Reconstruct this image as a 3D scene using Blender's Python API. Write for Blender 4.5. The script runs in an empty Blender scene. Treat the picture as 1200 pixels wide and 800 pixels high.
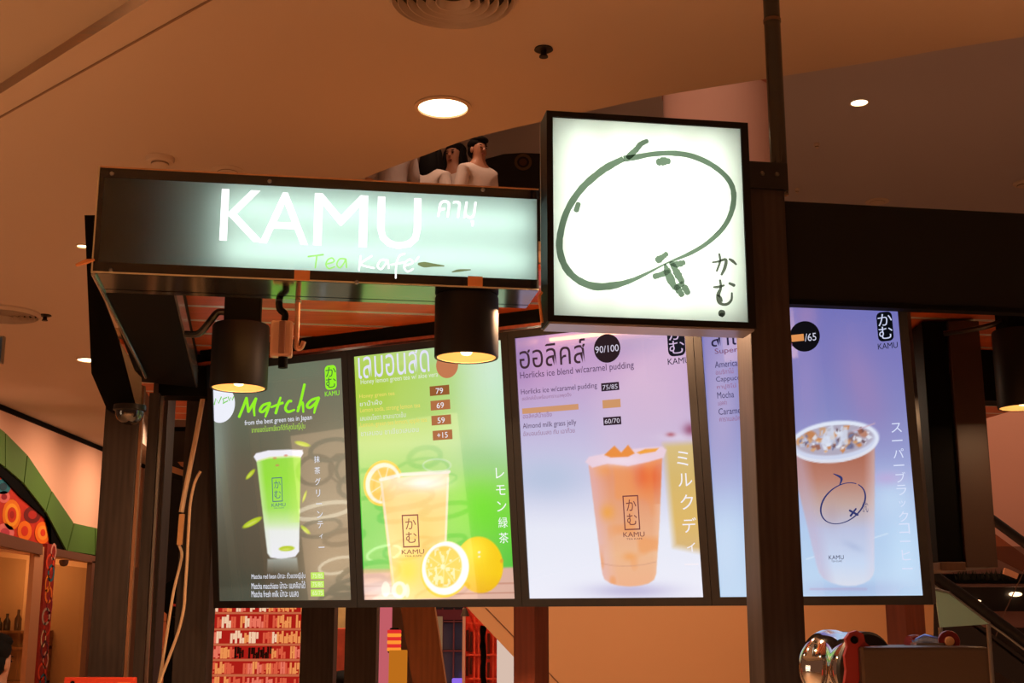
import bpy, bmesh, math, random
import numpy as np
from math import sin, cos, radians, pi, sqrt
from mathutils import Vector, Matrix
random.seed(7)
rng = np.random.default_rng(7)
sc = bpy.context.scene
col = sc.collection

# ------------------------------------------------------------------ camera, world, exposure
FPX, PITCH, EYE = 1500.0, radians(12.2), 1.65
cam_data = bpy.data.cameras.new('camera'); cam_data.sensor_width = 36.0; cam_data.lens = 36.0 * FPX / 1200.0
cam_data.clip_start = 0.05; cam_data.clip_end = 200
cam = bpy.data.objects.new('camera', cam_data); col.objects.link(cam)
cam.location = (0, 0, EYE); cam.rotation_euler = (pi / 2 + PITCH, 0, 0)
sc.camera = cam
sc.view_settings.view_transform = 'Standard'; sc.view_settings.look = 'None'
sc.view_settings.exposure = 0.0; sc.view_settings.gamma = 1.0; sc.view_settings.use_curve_mapping = False
world = bpy.data.worlds.new('World'); sc.world = world; world.use_nodes = True
world.node_tree.nodes['Background'].inputs[0].default_value = (1.0, 0.40, 0.20, 1)
world.node_tree.nodes['Background'].inputs[1].default_value = 0.13

def area_lamp(name, loc, size, energy, color, rot=(0, 0, 0), shape='DISK', spread=pi):
    l = bpy.data.lights.new(name, 'AREA'); l.energy = energy; l.color = color; l.shape = shape; l.size = size; l.spread = spread
    o = bpy.data.objects.new(name, l); col.objects.link(o); o.location = loc; o.rotation_euler = rot
    return o
WARM = (1.0, 0.46, 0.22)
# added unseen ceiling lamps around camera and kiosk; floor bounce brightens the ceiling
for x, y, e in [(-3.2, -1.0, 50), (0.0, -1.2, 50), (3.2, -1.0, 15), (-3.6, 2.6, 8), (3.6, 2.2, 6), (-3.3, 6.4, 6), (1.5, 9.5, 34), (-1.0, 8.4, 22), (-1.2, 0.9, 80), (1.0, 0.6, 25)]:
    area_lamp('downlight_and_fill_lamp', (x, y, 3.6), 0.25, e, WARM, spread=radians(100))
# unseen lamps added to brighten the peach shop wall at far left
for y in (11.6, 13.2, 14.8): area_lamp('peach_wall_fill_lamp', (-3.9, y, 3.5), 1.0, 11, (1.0, .60, .40), (0, radians(52), 0), spread=radians(110))

# ------------------------------------------------------------------ pixel -> place helpers
FV = np.array([0, cos(PITCH), sin(PITCH)]); RV = np.array([1.0, 0, 0]); UV = np.array([0, -sin(PITCH), cos(PITCH)])
CAM = np.array([0, 0, EYE])
def ray(x, y): return FV * FPX + RV * (x - 600) + UV * (400 - y)
def at_y(x, y, Y): r = ray(x, y); return CAM + r * (Y / r[1])
def at_z(x, y, Z): r = ray(x, y); return CAM + r * ((Z - EYE) / r[2])
def at_x(x, y, X): r = ray(x, y); return CAM + r * (X / r[0])
def on_plane(x, y, P, n): r = ray(x, y); return CAM + r * (((P - CAM) @ n) / (r @ n))
def project(P):
    P = np.asarray(P, float) - CAM; dd = P @ FV
    return 600 + FPX * (P @ RV) / dd, 400 - FPX * (P @ UV) / dd

# kiosk front frame: a = along the fascia to the right, b = back into the kiosk, z = up
YA = radians(9.0)
FD = np.array([cos(YA), sin(YA), 0]); FB = np.array([-sin(YA), cos(YA), 0])
p0 = at_y(886, 540, 3.45); FO = np.array([p0[0], p0[1], 0.0])
def F(a, b, z): return FO + FD * a + FB * b + np.array([0, 0, z])
def fpx(x, y, b):
    P = on_plane(x, y, FO + FB * b, FB); return float((P - FO) @ FD), float(P[2])
def floc(P): P = np.asarray(P) - FO; return float(P @ FD), float(P @ FB), float(P[2])

# ------------------------------------------------------------------ materials
def lin(c):
    c = np.asarray(c, float) / 255.0
    return np.where(c <= 0.04045, c / 12.92, ((c + 0.055) / 1.055) ** 2.4)
MATS = {}
def new_mat(name):
    m = bpy.data.materials.new(name); m.use_nodes = True; nt = m.node_tree
    return m, nt, nt.nodes['Principled BSDF'], nt.nodes['Material Output']
def plain(name, rgb, rough=0.6, metal=0.0, spec=0.5, bump=0.0, bscale=60, var=0.0, vscale=3.0, coat=0.0):
    if name in MATS: return MATS[name]
    m, nt, bs, out = new_mat(name); c = list(lin(rgb)) + [1]
    bs.inputs['Base Color'].default_value = c
    bs.inputs['Roughness'].default_value = rough; bs.inputs['Metallic'].default_value = metal
    bs.inputs['Specular IOR Level'].default_value = spec; bs.inputs['Coat Weight'].default_value = coat
    tc = nt.nodes.new('ShaderNodeTexCoord')
    n = nt.nodes.new('ShaderNodeTexNoise'); n.inputs['Scale'].default_value = vscale; n.inputs['Detail'].default_value = 4
    nt.links.new(tc.outputs['Object'], n.inputs['Vector'])
    if var > 0:
        mx = nt.nodes.new('ShaderNodeMix'); mx.data_type = 'RGBA'
        mx.inputs[6].default_value = [v * (1 - var) for v in c[:3]] + [1]; mx.inputs[7].default_value = [min(1, v * (1 + var)) for v in c[:3]] + [1]
        nt.links.new(n.outputs['Fac'], mx.inputs[0]); nt.links.new(mx.outputs[2], bs.inputs['Base Color'])
    if bump > 0:
        n2 = nt.nodes.new('ShaderNodeTexNoise'); n2.inputs['Scale'].default_value = bscale; n2.inputs['Detail'].default_value = 3
        nt.links.new(tc.outputs['Object'], n2.inputs['Vector'])
        b = nt.nodes.new('ShaderNodeBump'); b.inputs['Strength'].default_value = bump; b.inputs['Distance'].default_value = 0.01
        nt.links.new(n2.outputs['Fac'], b.inputs['Height']); nt.links.new(b.outputs[0], bs.inputs['Normal'])
    MATS[name] = m; return m
def wood(name, dark, light, rough=0.45, scale=(9, 9, 1.2), rotz=0.0, spec=0.4):
    """long-grained timber; the grain runs along local z unless scale says otherwise"""
    if name in MATS: return MATS[name]
    m, nt, bs, out = new_mat(name)
    tc = nt.nodes.new('ShaderNodeTexCoord'); mp = nt.nodes.new('ShaderNodeMapping')
    mp.inputs['Scale'].default_value = scale; mp.inputs['Rotation'].default_value = (0, 0, rotz)
    nt.links.new(tc.outputs['Object'], mp.inputs['Vector'])
    n = nt.nodes.new('ShaderNodeTexNoise'); n.inputs['Scale'].default_value = 2.2; n.inputs['Detail'].default_value = 6; n.inputs['Distortion'].default_value = 1.2
    nt.links.new(mp.outputs[0], n.inputs['Vector'])
    w = nt.nodes.new('ShaderNodeTexWave'); w.inputs['Scale'].default_value = 1.6; w.inputs['Distortion'].default_value = 5.0; w.inputs['Detail'].default_value = 3
    nt.links.new(mp.outputs[0], w.inputs['Vector'])
    mt = nt.nodes.new('ShaderNodeMath'); mt.operation = 'MULTIPLY_ADD'; mt.inputs[1].default_value = 0.16
    nt.links.new(w.outputs['Fac'], mt.inputs[0]); 
    m2 = nt.nodes.new('ShaderNodeMath'); m2.operation = 'MULTIPLY'; m2.inputs[1].default_value = 0.8
    nt.links.new(n.outputs['Fac'], m2.inputs[0]); nt.links.new(m2.outputs[0], mt.inputs[2])
    mx = nt.nodes.new('ShaderNodeMix'); mx.data_type = 'RGBA'
    mx.inputs[6].default_value = list(lin(dark)) + [1]; mx.inputs[7].default_value = list(lin(light)) + [1]
    nt.links.new(mt.outputs[0], mx.inputs[0]); nt.links.new(mx.outputs[2], bs.inputs['Base Color'])
    bs.inputs['Roughness'].default_value = rough; bs.inputs['Specular IOR Level'].default_value = spec
    b = nt.nodes.new('ShaderNodeBump'); b.inputs['Strength'].default_value = 0.25; b.inputs['Distance'].default_value = 0.004
    nt.links.new(mt.outputs[0], b.inputs['Height']); nt.links.new(b.outputs[0], bs.inputs['Normal'])
    MATS[name] = m; return m
def glow(name, rgb, strength=1.0):
    """something that gives off light: lamp, backlit print"""
    if name in MATS: return MATS[name]
    m, nt, bs, out = new_mat(name); nt.nodes.remove(bs)
    e = nt.nodes.new('ShaderNodeEmission'); e.inputs[0].default_value = list(lin(rgb)) + [1]; e.inputs[1].default_value = strength
    nt.links.new(e.outputs[0], out.inputs[0]); MATS[name] = m; return m
def ink(rgb): return glow('print_%d_%d_%d' % tuple(rgb), rgb, 1.0)
def film(name, rgb):
    """translucent ink film that filters the lit face behind it"""
    m, nt, bs, out = new_mat(name); nt.nodes.remove(bs)
    t = nt.nodes.new('ShaderNodeBsdfTransparent'); t.inputs[0].default_value = list(lin(rgb)) + [1]
    nt.links.new(t.outputs[0], out.inputs[0]); return m
def acrylic(name, trans, gloss=0.12, rough=0.25):
    """opal acrylic: lets lamp light through diffusely, thin surface gloss"""
    m, nt, bs, out = new_mat(name); nt.nodes.remove(bs)
    t = nt.nodes.new('ShaderNodeBsdfTranslucent'); t.inputs[0].default_value = list(lin(trans)) + [1]
    g = nt.nodes.new('ShaderNodeBsdfGlossy'); g.inputs['Roughness'].default_value = rough; g.inputs[0].default_value = (1, 1, 1, 1)
    mx = nt.nodes.new('ShaderNodeMixShader'); mx.inputs[0].default_value = gloss * 0.3
    nt.links.new(t.outputs[0], mx.inputs[1]); nt.links.new(g.outputs[0], mx.inputs[2]); nt.links.new(mx.outputs[0], out.inputs[0]); return m
def glass(name, tint=(230, 235, 230), refl=0.1, rough=0.02):
    if name in MATS: return MATS[name]
    m, nt, bs, out = new_mat(name); nt.nodes.remove(bs)
    t = nt.nodes.new('ShaderNodeBsdfTransparent'); t.inputs[0].default_value = list(lin(tint)) + [1]
    g = nt.nodes.new('ShaderNodeBsdfGlossy'); g.inputs['Roughness'].default_value = rough
    mx = nt.nodes.new('ShaderNodeMixShader'); mx.inputs[0].default_value = refl
    nt.links.new(t.outputs[0], mx.inputs[1]); nt.links.new(g.outputs[0], mx.inputs[2]); nt.links.new(mx.outputs[0], out.inputs[0])
    MATS[name] = m; return m
def artwork_mat():
    if 'artwork' in MATS: return MATS['artwork']
    m, nt, bs, out = new_mat('backlit_artwork')
    at = nt.nodes.new('ShaderNodeAttribute'); at.attribute_name = 'art'
    bs.inputs['Base Color'].default_value = (0.01, 0.01, 0.01, 1); bs.inputs['Roughness'].default_value = 0.12
    bs.inputs['Specular IOR Level'].default_value = 0.6; bs.inputs['Coat Weight'].default_value = 1.0; bs.inputs['Coat Roughness'].default_value = 0.02
    nt.links.new(at.outputs['Color'], bs.inputs['Emission Color']); bs.inputs['Emission Strength'].default_value = 1.0
    MATS['artwork'] = m; return m

# ------------------------------------------------------------------ object helpers
def tag(o, label=None, cat=None, group=None, kind=None):
    if label: o['label'] = label
    if cat: o['category'] = cat
    if group: o['group'] = group
    if kind: o['kind'] = kind
    return o
def thing(name, loc, label, cat, group=None):
    o = bpy.data.objects.new(name, None); col.objects.link(o); o.location = Vector([float(v) for v in loc]); o.empty_display_size = 0.1
    return tag(o, label, cat, group)
def wloc(o):
    v = Vector(o.location)
    while o.parent: o = o.parent; v += Vector(o.location)
    return v
def mesh_obj(name, verts, faces, mat, parent=None, smooth=False, label=None):
    V = np.array([[float(c) for c in v] for v in verts])
    if parent is not None:
        base = np.array(wloc(parent)); loc = (0, 0, 0)
    else:
        base = np.array([(V[:, 0].min() + V[:, 0].max()) / 2, (V[:, 1].min() + V[:, 1].max()) / 2, V[:, 2].min()]); loc = base
    me = bpy.data.meshes.new(name); me.from_pydata((V - base).tolist(), [], [list(f) for f in faces]); me.update()
    if mat: me.materials.append(mat)
    o = bpy.data.objects.new(name, me); col.objects.link(o)
    o.location = Vector([float(v) for v in loc])
    if parent is not None: o.parent = parent
    if smooth:
        for p in me.polygons: p.use_smooth = True
    if label: o['label'] = label
    return o
class MB:
    """collects shapes (world coordinates) into one mesh"""
    def __init__(s): s.v = []; s.f = []; s.sm = []
    def add(s, verts, faces):
        k = len(s.v); s.v += [list(map(float, v)) for v in verts]; s.f += [[i + k for i in f] for f in faces]; return s
    def hexa(s, c8):      # bottom loop 0-3, top loop 4-7
        return s.add(c8, [(3, 2, 1, 0), (4, 5, 6, 7), (0, 1, 5, 4), (1, 2, 6, 5), (2, 3, 7, 6), (3, 0, 4, 7)])
    def box(s, x0, x1, y0, y1, z0, z1, fr=None):
        fr = fr or (lambda a, b, c: np.array([a, b, c]))
        return s.hexa([fr(x0, y0, z0), fr(x1, y0, z0), fr(x1, y1, z0), fr(x0, y1, z0), fr(x0, y0, z1), fr(x1, y0, z1), fr(x1, y1, z1), fr(x0, y1, z1)])
    def bbox(s, x0, x1, y0, y1, z0, z1, fr=None, bev=0.004):
        """box with chamfered edges"""
        fr = fr or (lambda a, b, c: np.array([a, b, c]))
        bm = bmesh.new(); bmesh.ops.create_cube(bm, size=1.0)
        for v in bm.verts: v.co = Vector((x0 + (v.co.x + .5) * (x1 - x0), y0 + (v.co.y + .5) * (y1 - y0), z0 + (v.co.z + .5) * (z1 - z0)))
        bmesh.ops.bevel(bm, geom=list(bm.edges), offset=bev, segments=2, affect='EDGES', profile=0.6)
        bm.verts.index_update()
        s.add([fr(*v.co) for v in bm.verts], [[v.index for v in f.verts] for f in bm.faces]); bm.free(); return s
    def prism(s, poly, thick):      # polygon of world points, extruded by vector
        n = len(poly); t = np.asarray(thick, float)
        P = [np.asarray(p, float) for p in poly]; Q = [p + t for p in P]
        return s.add(P + Q, [list(range(n))[::-1], list(range(n, 2 * n))] + [(i, (i + 1) % n, n + (i + 1) % n, n + i) for i in range(n)])
    def tube(s, pts, r, seg=8, cap=True):
        pts = [np.asarray(p, float) for p in pts]; n = len(pts)
        rs = r if hasattr(r, '__len__') else [r] * n
        k = len(s.v); prev = None
        for i, p in enumerate(pts):
            t = pts[min(i + 1, n - 1)] - pts[max(i - 1, 0)]; t = t / (np.linalg.norm(t) + 1e-9)
            ref = np.array([0, 0, 1.0]) if abs(t[2]) < 0.9 else np.array([1.0, 0, 0])
            if prev is not None: ref = prev
            u = np.cross(np.cross(t, ref), t); u /= np.linalg.norm(u) + 1e-9; w = np.cross(t, u); prev = u
            for j in range(seg):
                a = 2 * pi * j / seg; s.v.append(list(p + (u * cos(a) + w * sin(a)) * rs[i]))
        for i in range(n - 1):
            for j in range(seg):
                s.f.append([k + i * seg + j, k + i * seg + (j + 1) % seg, k + (i + 1) * seg + (j + 1) % seg, k + (i + 1) * seg + j])
        if cap:
            s.f.append([k + j for j in range(seg)][::-1]); s.f.append([k + (n - 1) * seg + j for j in range(seg)])
        return s
    def lathe(s, c, prof, axis=(0, 0, 1), seg=32):      # prof: list of (radius, height along axis)
        ax = np.asarray(axis, float); ax /= np.linalg.norm(ax)
        ref = np.array([1.0, 0, 0]) if abs(ax[0]) < 0.9 else np.array([0, 1.0, 0])
        u = np.cross(ax, ref); u /= np.linalg.norm(u); w = np.cross(ax, u); k = len(s.v); c = np.asarray(c, float)
        for (r, h) in prof:
            for j in range(seg):
                a = 2 * pi * j / seg; s.v.append(list(c + ax * h + (u * cos(a) + w * sin(a)) * r))
        for i in range(len(prof) - 1):
            for j in range(seg): s.f.append([k + i * seg + j, k + i * seg + (j + 1) % seg, k + (i + 1) * seg + (j + 1) % seg, k + (i + 1) * seg + j])
        return s
    def ellipsoid(s, c, r, seg=16, rings=10, rot=None):
        c = np.asarray(c, float); k = len(s.v); R = np.array(rot) if rot is not None else np.eye(3)
        for i in range(rings + 1):
            t = pi * i / rings
            for j in range(seg):
                a = 2 * pi * j / seg
                s.v.append(list(c + R @ np.array([r[0] * sin(t) * cos(a), r[1] * sin(t) * sin(a), r[2] * cos(t)])))
        for i in range(rings):
            for j in range(seg): s.f.append([k + i * seg + j, k + (i + 1) * seg + j, k + (i + 1) * seg + (j + 1) % seg, k + i * seg + (j + 1) % seg])
        return s
    def build(s, name, mat, parent=None, smooth=False, label=None):
        o = mesh_obj(name, s.v, s.f, mat, parent, smooth, label)
        if smooth:
            try: o.data.set_sharp_from_angle(angle=radians(40))
            except Exception: pass
        return o
def structure(o): o['kind'] = 'structure'; return o
def smooth_path(pts, n=6):
    """Catmull-Rom through points"""
    P = [np.asarray(p, float) for p in pts]; out = []
    for i in range(len(P) - 1):
        a = P[max(i - 1, 0)]; b = P[i]; c = P[i + 1]; d = P[min(i + 2, len(P) - 1)]
        for k in range(n):
            t = k / n; out.append(0.5 * ((2 * b) + (c - a) * t + (2 * a - 5 * b + 4 * c - d) * t * t + (3 * b - a - 3 * c + d) * t ** 3))
    out.append(P[-1]); return out
def ribbon(strokes, to3d, n, lift, name, mat, parent, sm=True, wobble=0.0, label=None, fat=1.0, caps=True):
    """brush strokes: [(points (x, y, width))...] in some 2-D space, mapped by to3d; flat ink with round ends"""
    mb = MB(); n = np.asarray(n, float)
    for st in strokes:
        pts = [np.array(q, float) for q in st]
        if sm and len(pts) > 2: pts = smooth_path(pts, 5)
        elif len(pts) == 1: pts = [pts[0], pts[0] + np.array([0.01, 0, 0])]
        def cap(e, nb):
            t = e[:2] - nb[:2]; t = t / (np.linalg.norm(t) + 1e-9)
            return [np.array([*(e[:2] + t * e[2] / 2 * sin(a)), max(e[2] * cos(a), .02 * e[2])]) for a in (.5, .95, 1.3, 1.57)]
        pts = cap(pts[0], pts[1])[::-1] + pts + cap(pts[-1], pts[-2]) if caps else pts
        L = []; Rr = []
        for i, q in enumerate(pts):
            t = pts[min(i + 1, len(pts) - 1)][:2] - pts[max(i - 1, 0)][:2]; t = t / (np.linalg.norm(t) + 1e-9); nn = np.array([-t[1], t[0]])
            hw = q[2] / 2 * (1 + wobble * (random.random() - .5)) * fat
            L.append(q[:2] + nn * hw); Rr.append(q[:2] - nn * hw)
        k = len(mb.v); N = len(pts)
        mb.v += [list(to3d(*p) + n * lift) for p in L] + [list(to3d(*p) + n * lift) for p in Rr]
        mb.f += [[k + i, k + i + 1, k + N + i + 1, k + N + i] for i in range(N - 1)]
    return mb.build(name, mat, parent, label=label)
def glyphs(body, vertical=False):
    """mesh of a line of type in its own 2-D space"""
    c = bpy.data.curves.new('type', 'FONT'); c.body = body; c.size = 1.0; c.resolution_u = 3
    t = bpy.data.objects.new('type', c); col.objects.link(t)
    bpy.context.view_layer.update()
    dg = bpy.context.evaluated_depsgraph_get(); me = bpy.data.meshes.new_from_object(t.evaluated_get(dg))
    V = np.array([v.co[:2] for v in me.vertices]) if len(me.vertices) else np.zeros((0, 2)); Fc = [list(p.vertices) for p in me.polygons]
    bpy.data.objects.remove(t); bpy.data.curves.remove(c); bpy.data.meshes.remove(me)
    return V, Fc
def type_on(body, s0, s1, v0, v1, plane3d, n, lift, mat, parent, name='lettering', label=None, shear=0.0):
    V, Fc = glyphs(body)
    if not len(V): return None
    lo, hi = V.min(0), V.max(0); W = (V - lo) / (hi - lo)
    n = np.asarray(n, float)
    pts = [plane3d(s0 + w[0] * (s1 - s0) + shear * w[1] * (v1 - v0), v0 + w[1] * (v1 - v0)) + n * lift for w in W]
    return mesh_obj(name, pts, Fc, mat, parent, label=label)

# ------------------------------------------------------------------ shared materials
M_CEIL = plain('ceiling_plaster', (205, 190, 172), 0.9, var=0.03, vscale=0.6)
M_CEIL2 = plain('upper_ceiling_plaster', (186, 182, 186), 0.9, var=0.03, vscale=0.5)
M_POST = wood('walnut_veneer', (26, 24, 24), (70, 60, 56), 0.5, spec=.2)
M_POST_RED = wood('redwood_veneer', (92, 40, 26), (150, 76, 48), 0.42)
M_BLACK = plain('black_paint', (11, 11, 10), 0.6, spec=0.05, bump=0.05, bscale=120)
M_GLOSSBLACK = plain('gloss_black', (10, 11, 10), 0.2, coat=0.3)
M_BLKMETAL = plain('black_metal', (22, 21, 20), 0.35, metal=0.3)
M_STEEL = plain('brushed_steel', (165, 168, 165), 0.28, metal=1.0, bump=0.04, bscale=200)
M_CHROME = plain('chrome', (225, 228, 232), 0.06, metal=1.0)
M_WHITE = plain('white_plastic', (225, 220, 210), 0.5)
M_TAPE = plain('tan_tape', (196, 130, 78), 0.7)
M_CABLE = plain('cream_cable', (206, 176, 140), 0.5)

# ================================================================== SETTING
CZ = 3.65
edge_px = [(428, 208), (500, 181), (540, 166), (572, 157), (632, 143), (700, 128), (776, 112), (900, 92), (1050, 68), (1200, 43)]
edge = [at_z(x, y, CZ) for x, y in edge_px]
edge = [np.array([-1.35, 6.6, CZ]), np.array([-0.98, 6.02, CZ])] + edge + [np.array([4.0, 3.3, CZ]), np.array([8.0, 1.9, CZ])]
edge = smooth_path(edge, 4)
cove1 = [at_z(0, 110, CZ), at_z(90, 53, CZ), at_z(175, 0, CZ)]
c_a = cove1[0] + (cove1[0] - cove1[1]) * 3.0; c_b = cove1[2] + (cove1[2] - cove1[1]) * 6.0
cl = [c_a] + cove1 + [c_b]
# lower ceiling: from the cove line out to the curved edge of the void
poly = [c_a, *cove1, c_b, np.array([8.0, -0.2, CZ])] + edge[::-1] + [np.array([-2.6, 8.6, CZ]), np.array([-4.0, 12.5, CZ]), np.array([-4.6, 17.0, CZ]), np.array([-5.4, 17.0, CZ]), np.array([-5.4, c_a[1], CZ])]
structure(MB().prism(poly, (0, 0, 0.35)).build('ceiling', M_CEIL))
# recessed ceiling field nearer the camera, with the small upstand of the cove
rz = CZ + 0.045
rec = MB().add([c_a + [0, 0, .001]] + [c + np.array([0, 0, .001]) for c in cove1] + [c_b + [0, 0, .001]] + [c + np.array([0, 0, .045]) for c in cl], [(i, i + 1, i + 6, i + 5) for i in range(4)])
o = structure(rec.build('trim_1', plain('cove_trim', (232, 190, 150), 0.6)))
pr = [c + np.array([0, 0, .045]) for c in cl] + [np.array([c_b[0], -6, rz]), np.array([-6.5, -6, rz]), np.array([-6.5, c_a[1], rz])]
structure(MB().prism(pr, (0, 0, 0.2)).build('ceiling_recess', plain('recess_plaster', (190, 178, 160), 0.9)))
# fine joint line beside the cove
j0, j1 = at_z(0, 137, CZ - 0.001), at_z(245, 0, CZ - 0.001); dj = (j1 - j0) / np.linalg.norm(j1 - j0); nj = np.array([-dj[1], dj[0], 0])
structure(MB().prism([j0 - dj * 2 - nj * .004, j1 + dj * 1 - nj * .004, j1 + dj * 1 + nj * .004, j0 - dj * 2 + nj * .004], (0, 0, -0.004)).build('trim_2', plain('joint_line', (140, 118, 98), 0.8)))
# upper floor: its ceiling, the gallery slab people stand on, the far wall
UZ = 7.2; GZ = 4.05
structure(MB().box(-8, 16, 5.5, 30, UZ, UZ + .2).build('ceiling_upper', M_CEIL2))
structure(MB().box(-8, 16, 26.0, 26.3, 0, UZ).build('wall_back', plain('far_wall', (190, 160, 140), 0.9)))
structure(MB().box(-2.6, 2.2, 9.6, 15, 3.72, GZ).build('floor_gallery', M_CEIL))
structure(MB().box(-8, 16, -7, 30, -0.1, 0).build('floor', plain('mall_floor', (228, 206, 180), 0.4, var=0.06, vscale=1.0)))

# glowing framed panel added left of the camera, to mirror in the glossy left menus
w1 = MB().box(-6.1, -6.0, 0.75, 2.40, 0.35, 2.02).build('reflection_source', glow('reflection_source_glow', (214, 176, 140), 4.6)); structure(w1)
cols_ = [(110, 150, 150), (226, 130, 96), (150, 160, 120), (250, 236, 206), (120, 130, 136)]
rr_ = random.Random(5)
for k in range(26):
    yy, zz, ra, rb = rr_.uniform(.95, 2.2), rr_.uniform(.5, 1.9), rr_.uniform(.10, .30), rr_.uniform(.05, .12)
    MB().tube([(-5.985, yy + cos(a) * ra, zz + sin(a) * rb) for a in np.linspace(0, 2 * pi, 25)], rr_.uniform(.010, .024), 6).build('reflection_ring', glow('ring_%d' % (k % 5), cols_[k % 5], .5 if k % 5 != 3 else 9.0), w1)
for y_ in (.72, 2.41): MB().box(-6.1, -5.95, y_ - .03, y_ + .03, 0, 2.1).build('reflection_frame', M_BLKMETAL, w1)
MB().box(-6.1, -5.95, .75, 2.38, 2.03, 2.1).build('reflection_frame', M_BLKMETAL, w1)
MB().box(-6.1, -5.95, .75, 2.38, 0, .34).build('reflection_base', M_BLKMETAL, w1)

# ------------------------------------------------------------------ ceiling fittings
DISC = glow('downlight_lens', (255, 226, 178), 7.0)
def downlight(c, r, label, power=0, group='recessed downlights'):
    t = thing('downlight', c, label, 'downlight', group)
    MB().lathe(c, [(r * 0.98, -0.001), (r * 1.16, -0.001), (r * 1.18, -0.006), (r * 1.02, -0.010), (r * 0.98, -0.004)], seg=40).build('trim_ring', plain('lamp_trim', (220, 200, 170), 0.4), t, True)
    MB().lathe(c, [(0.0005, -0.003), (r * 0.5, -0.004), (r * 0.99, -0.003)], seg=40).build('lens', DISC, t, True)
    if power:
        area_lamp('downlight_and_fill_lamp', (c[0], c[1], c[2] - 0.03), r * 2, power, WARM, spread=radians(110))
    return t
downlight(at_z(519, 125, CZ), 0.098, 'large bright round downlight in the ceiling above the green-lit sign', 5, None)
downlight(at_z(104, 421, CZ), 0.085, 'round downlight in the ceiling left of the black kiosk side panel', 25, None)
downlight(at_z(97, 287, CZ), 0.03, 'tiny bright spot lamp peeping out beside the black side panel', 0, None)
downlight(at_z(1007, 120, UZ), 0.09, 'small round downlight in the far upper ceiling at right', 60, None)
for x_, y_ in ((1.1, 7.6), (-0.6, 9.4)): area_lamp('gallery_fill_lamp', (x_, y_, 7.1), 0.3, 17, (1.0, .6, .4), spread=radians(120))  # unseen lamps added to brighten the gallery group and streak the round column
def vent(c, r, label, rings=6):
    t = thing('air_diffuser', c, label, 'air vent', 'round ceiling air diffusers')
    MB().lathe(c, [(r * 1.0, 0), (r, -0.012), (r * .93, -0.03), (r * .9, -0.01)], seg=56).build('outer_ring', M_CEIL, t, True)
    MB().lathe(c, [(0.001, -0.002), (r * .93, -0.002)], seg=48).build('dark_throat', plain('vent_dark', (52, 40, 32), 0.9), t)
    for k in range(rings - 1):
        q = r * (0.80 - 0.72 * k / (rings - 1))
        MB().lathe(c, [(q, -0.004), (q + r * .035, -0.035), (q + r * .045, -0.035), (q + r * .012, -0.004)], seg=44).build('ring', M_CEIL, t, True)
    return t
vent(at_z(531, -8, CZ), 0.215, 'round ringed air diffuser at the top edge above the signs')
vent(at_z(4, 366, CZ), 0.24, 'round ringed air diffuser at the left edge by the blue sign')
def sprinkler(c, s, label, mat):
    t = thing('sprinkler', c, label, 'sprinkler', 'ceiling sprinkler heads')
    MB().lathe(c, [(.0005, 0), (.036 * s, 0), (.038 * s, -.006 * s), (.02 * s, -.012 * s), (.0005, -.012 * s)], seg=24).build('escutcheon', mat, t, True)
    MB().lathe(c, [(.012 * s, -.012 * s), (.013 * s, -.03 * s), (.018 * s, -.032 * s), (.018 * s, -.037 * s), (.0005, -.038 * s)], seg=16).build('head', mat, t, True)
    return t
sprinkler(at_z(637, 57, CZ), 0.9, 'black sprinkler head in the ceiling above the square sign', M_BLKMETAL)
sprinkler(at_z(53, 369, CZ), 1.1, 'black sprinkler head beside the left round diffuser', M_BLKMETAL)
def detector(c, r, label, cat='detector', h=1.0):
    t = thing('smoke_detector', c, label, cat, 'ceiling detectors')
    MB().lathe(c, [(.0005, 0), (r, 0), (r, -.012 * h), (r * .9, -.02 * h), (r * .62, -.022 * h), (r * .6, -.034 * h), (r * .4, -.04 * h), (.0005, -.042 * h)], seg=32).build('housing', M_CEIL, t, True)
    MB().lathe(c, [(r * .61, -.024 * h), (r * .63, -.026 * h), (r * .63, -.030 * h), (r * .61, -.032 * h)], seg=32).build('grille_band', plain('detector_grey', (130, 112, 92), .6), t, True)
    return t
detector(at_z(188, 185, CZ), 0.062, 'domed beige ceiling detector left above the green-lit sign')
detector(at_z(267, 200, CZ), 0.075, 'flat ceiling disc just above the top edge of the green-lit sign', h=0.35)
detector(at_z(1028, 236, UZ), 0.16, 'flat disc in the far upper ceiling above the dark fascia', h=0.5)
detector(at_z(1199, 214, UZ), 0.13, 'round fitting in the upper ceiling at the right edge of the picture', h=1.5)
detector(at_z(957, 168, UZ), 0.035, 'tiny knob in the upper ceiling under the small downlight', h=1.5)
detector(at_z(934, 221, UZ), 0.03, 'tiny knob in the upper ceiling near the right wooden post', h=1.5)

# ================================================================== KIOSK STRUCTURE
ZB, ZT = 2.5247, 2.8155
KA0, KA1 = -1.763, -0.589
def fbox(mb, a0, a1, b0, b1, z0, z1, bev=0.0):
    return mb.bbox(a0, a1, b0, b1, z0, z1, F, bev) if bev else mb.box(a0, a1, b0, b1, z0, z1, F)
# right front post, with its black clamp
rp = thing('kiosk_post', F(0.06, 0.06, 0), 'tall dark wooden post right of the square sign, carrying a black clamp', 'post')
fbox(MB(), 0, 0.118, 0.002, 0.122, 0, 2.845, 0.004).build('timber', M_POST, rp)
cp_ = fbox(MB(), -0.012, 0.121, -0.012, -0.0015, 2.838, 2.918, 0.002).build('clamp_plate', M_BLKMETAL, rp)
fbox(MB(), 0.118, 0.125, -0.012, 0.125, 2.838, 2.918, 0.002).build('clamp_side', M_BLKMETAL, rp)
for da in (0.048, 0.092):
    MB().lathe(F(da, -0.012, 2.882), [(.0005, .006), (.005, .005), (.007, .001), (.007, 0)], axis=-FB, seg=14).build('bolt', plain('bolt_dull', (110, 105, 98), .4, metal=.8), cp_, True)
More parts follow.
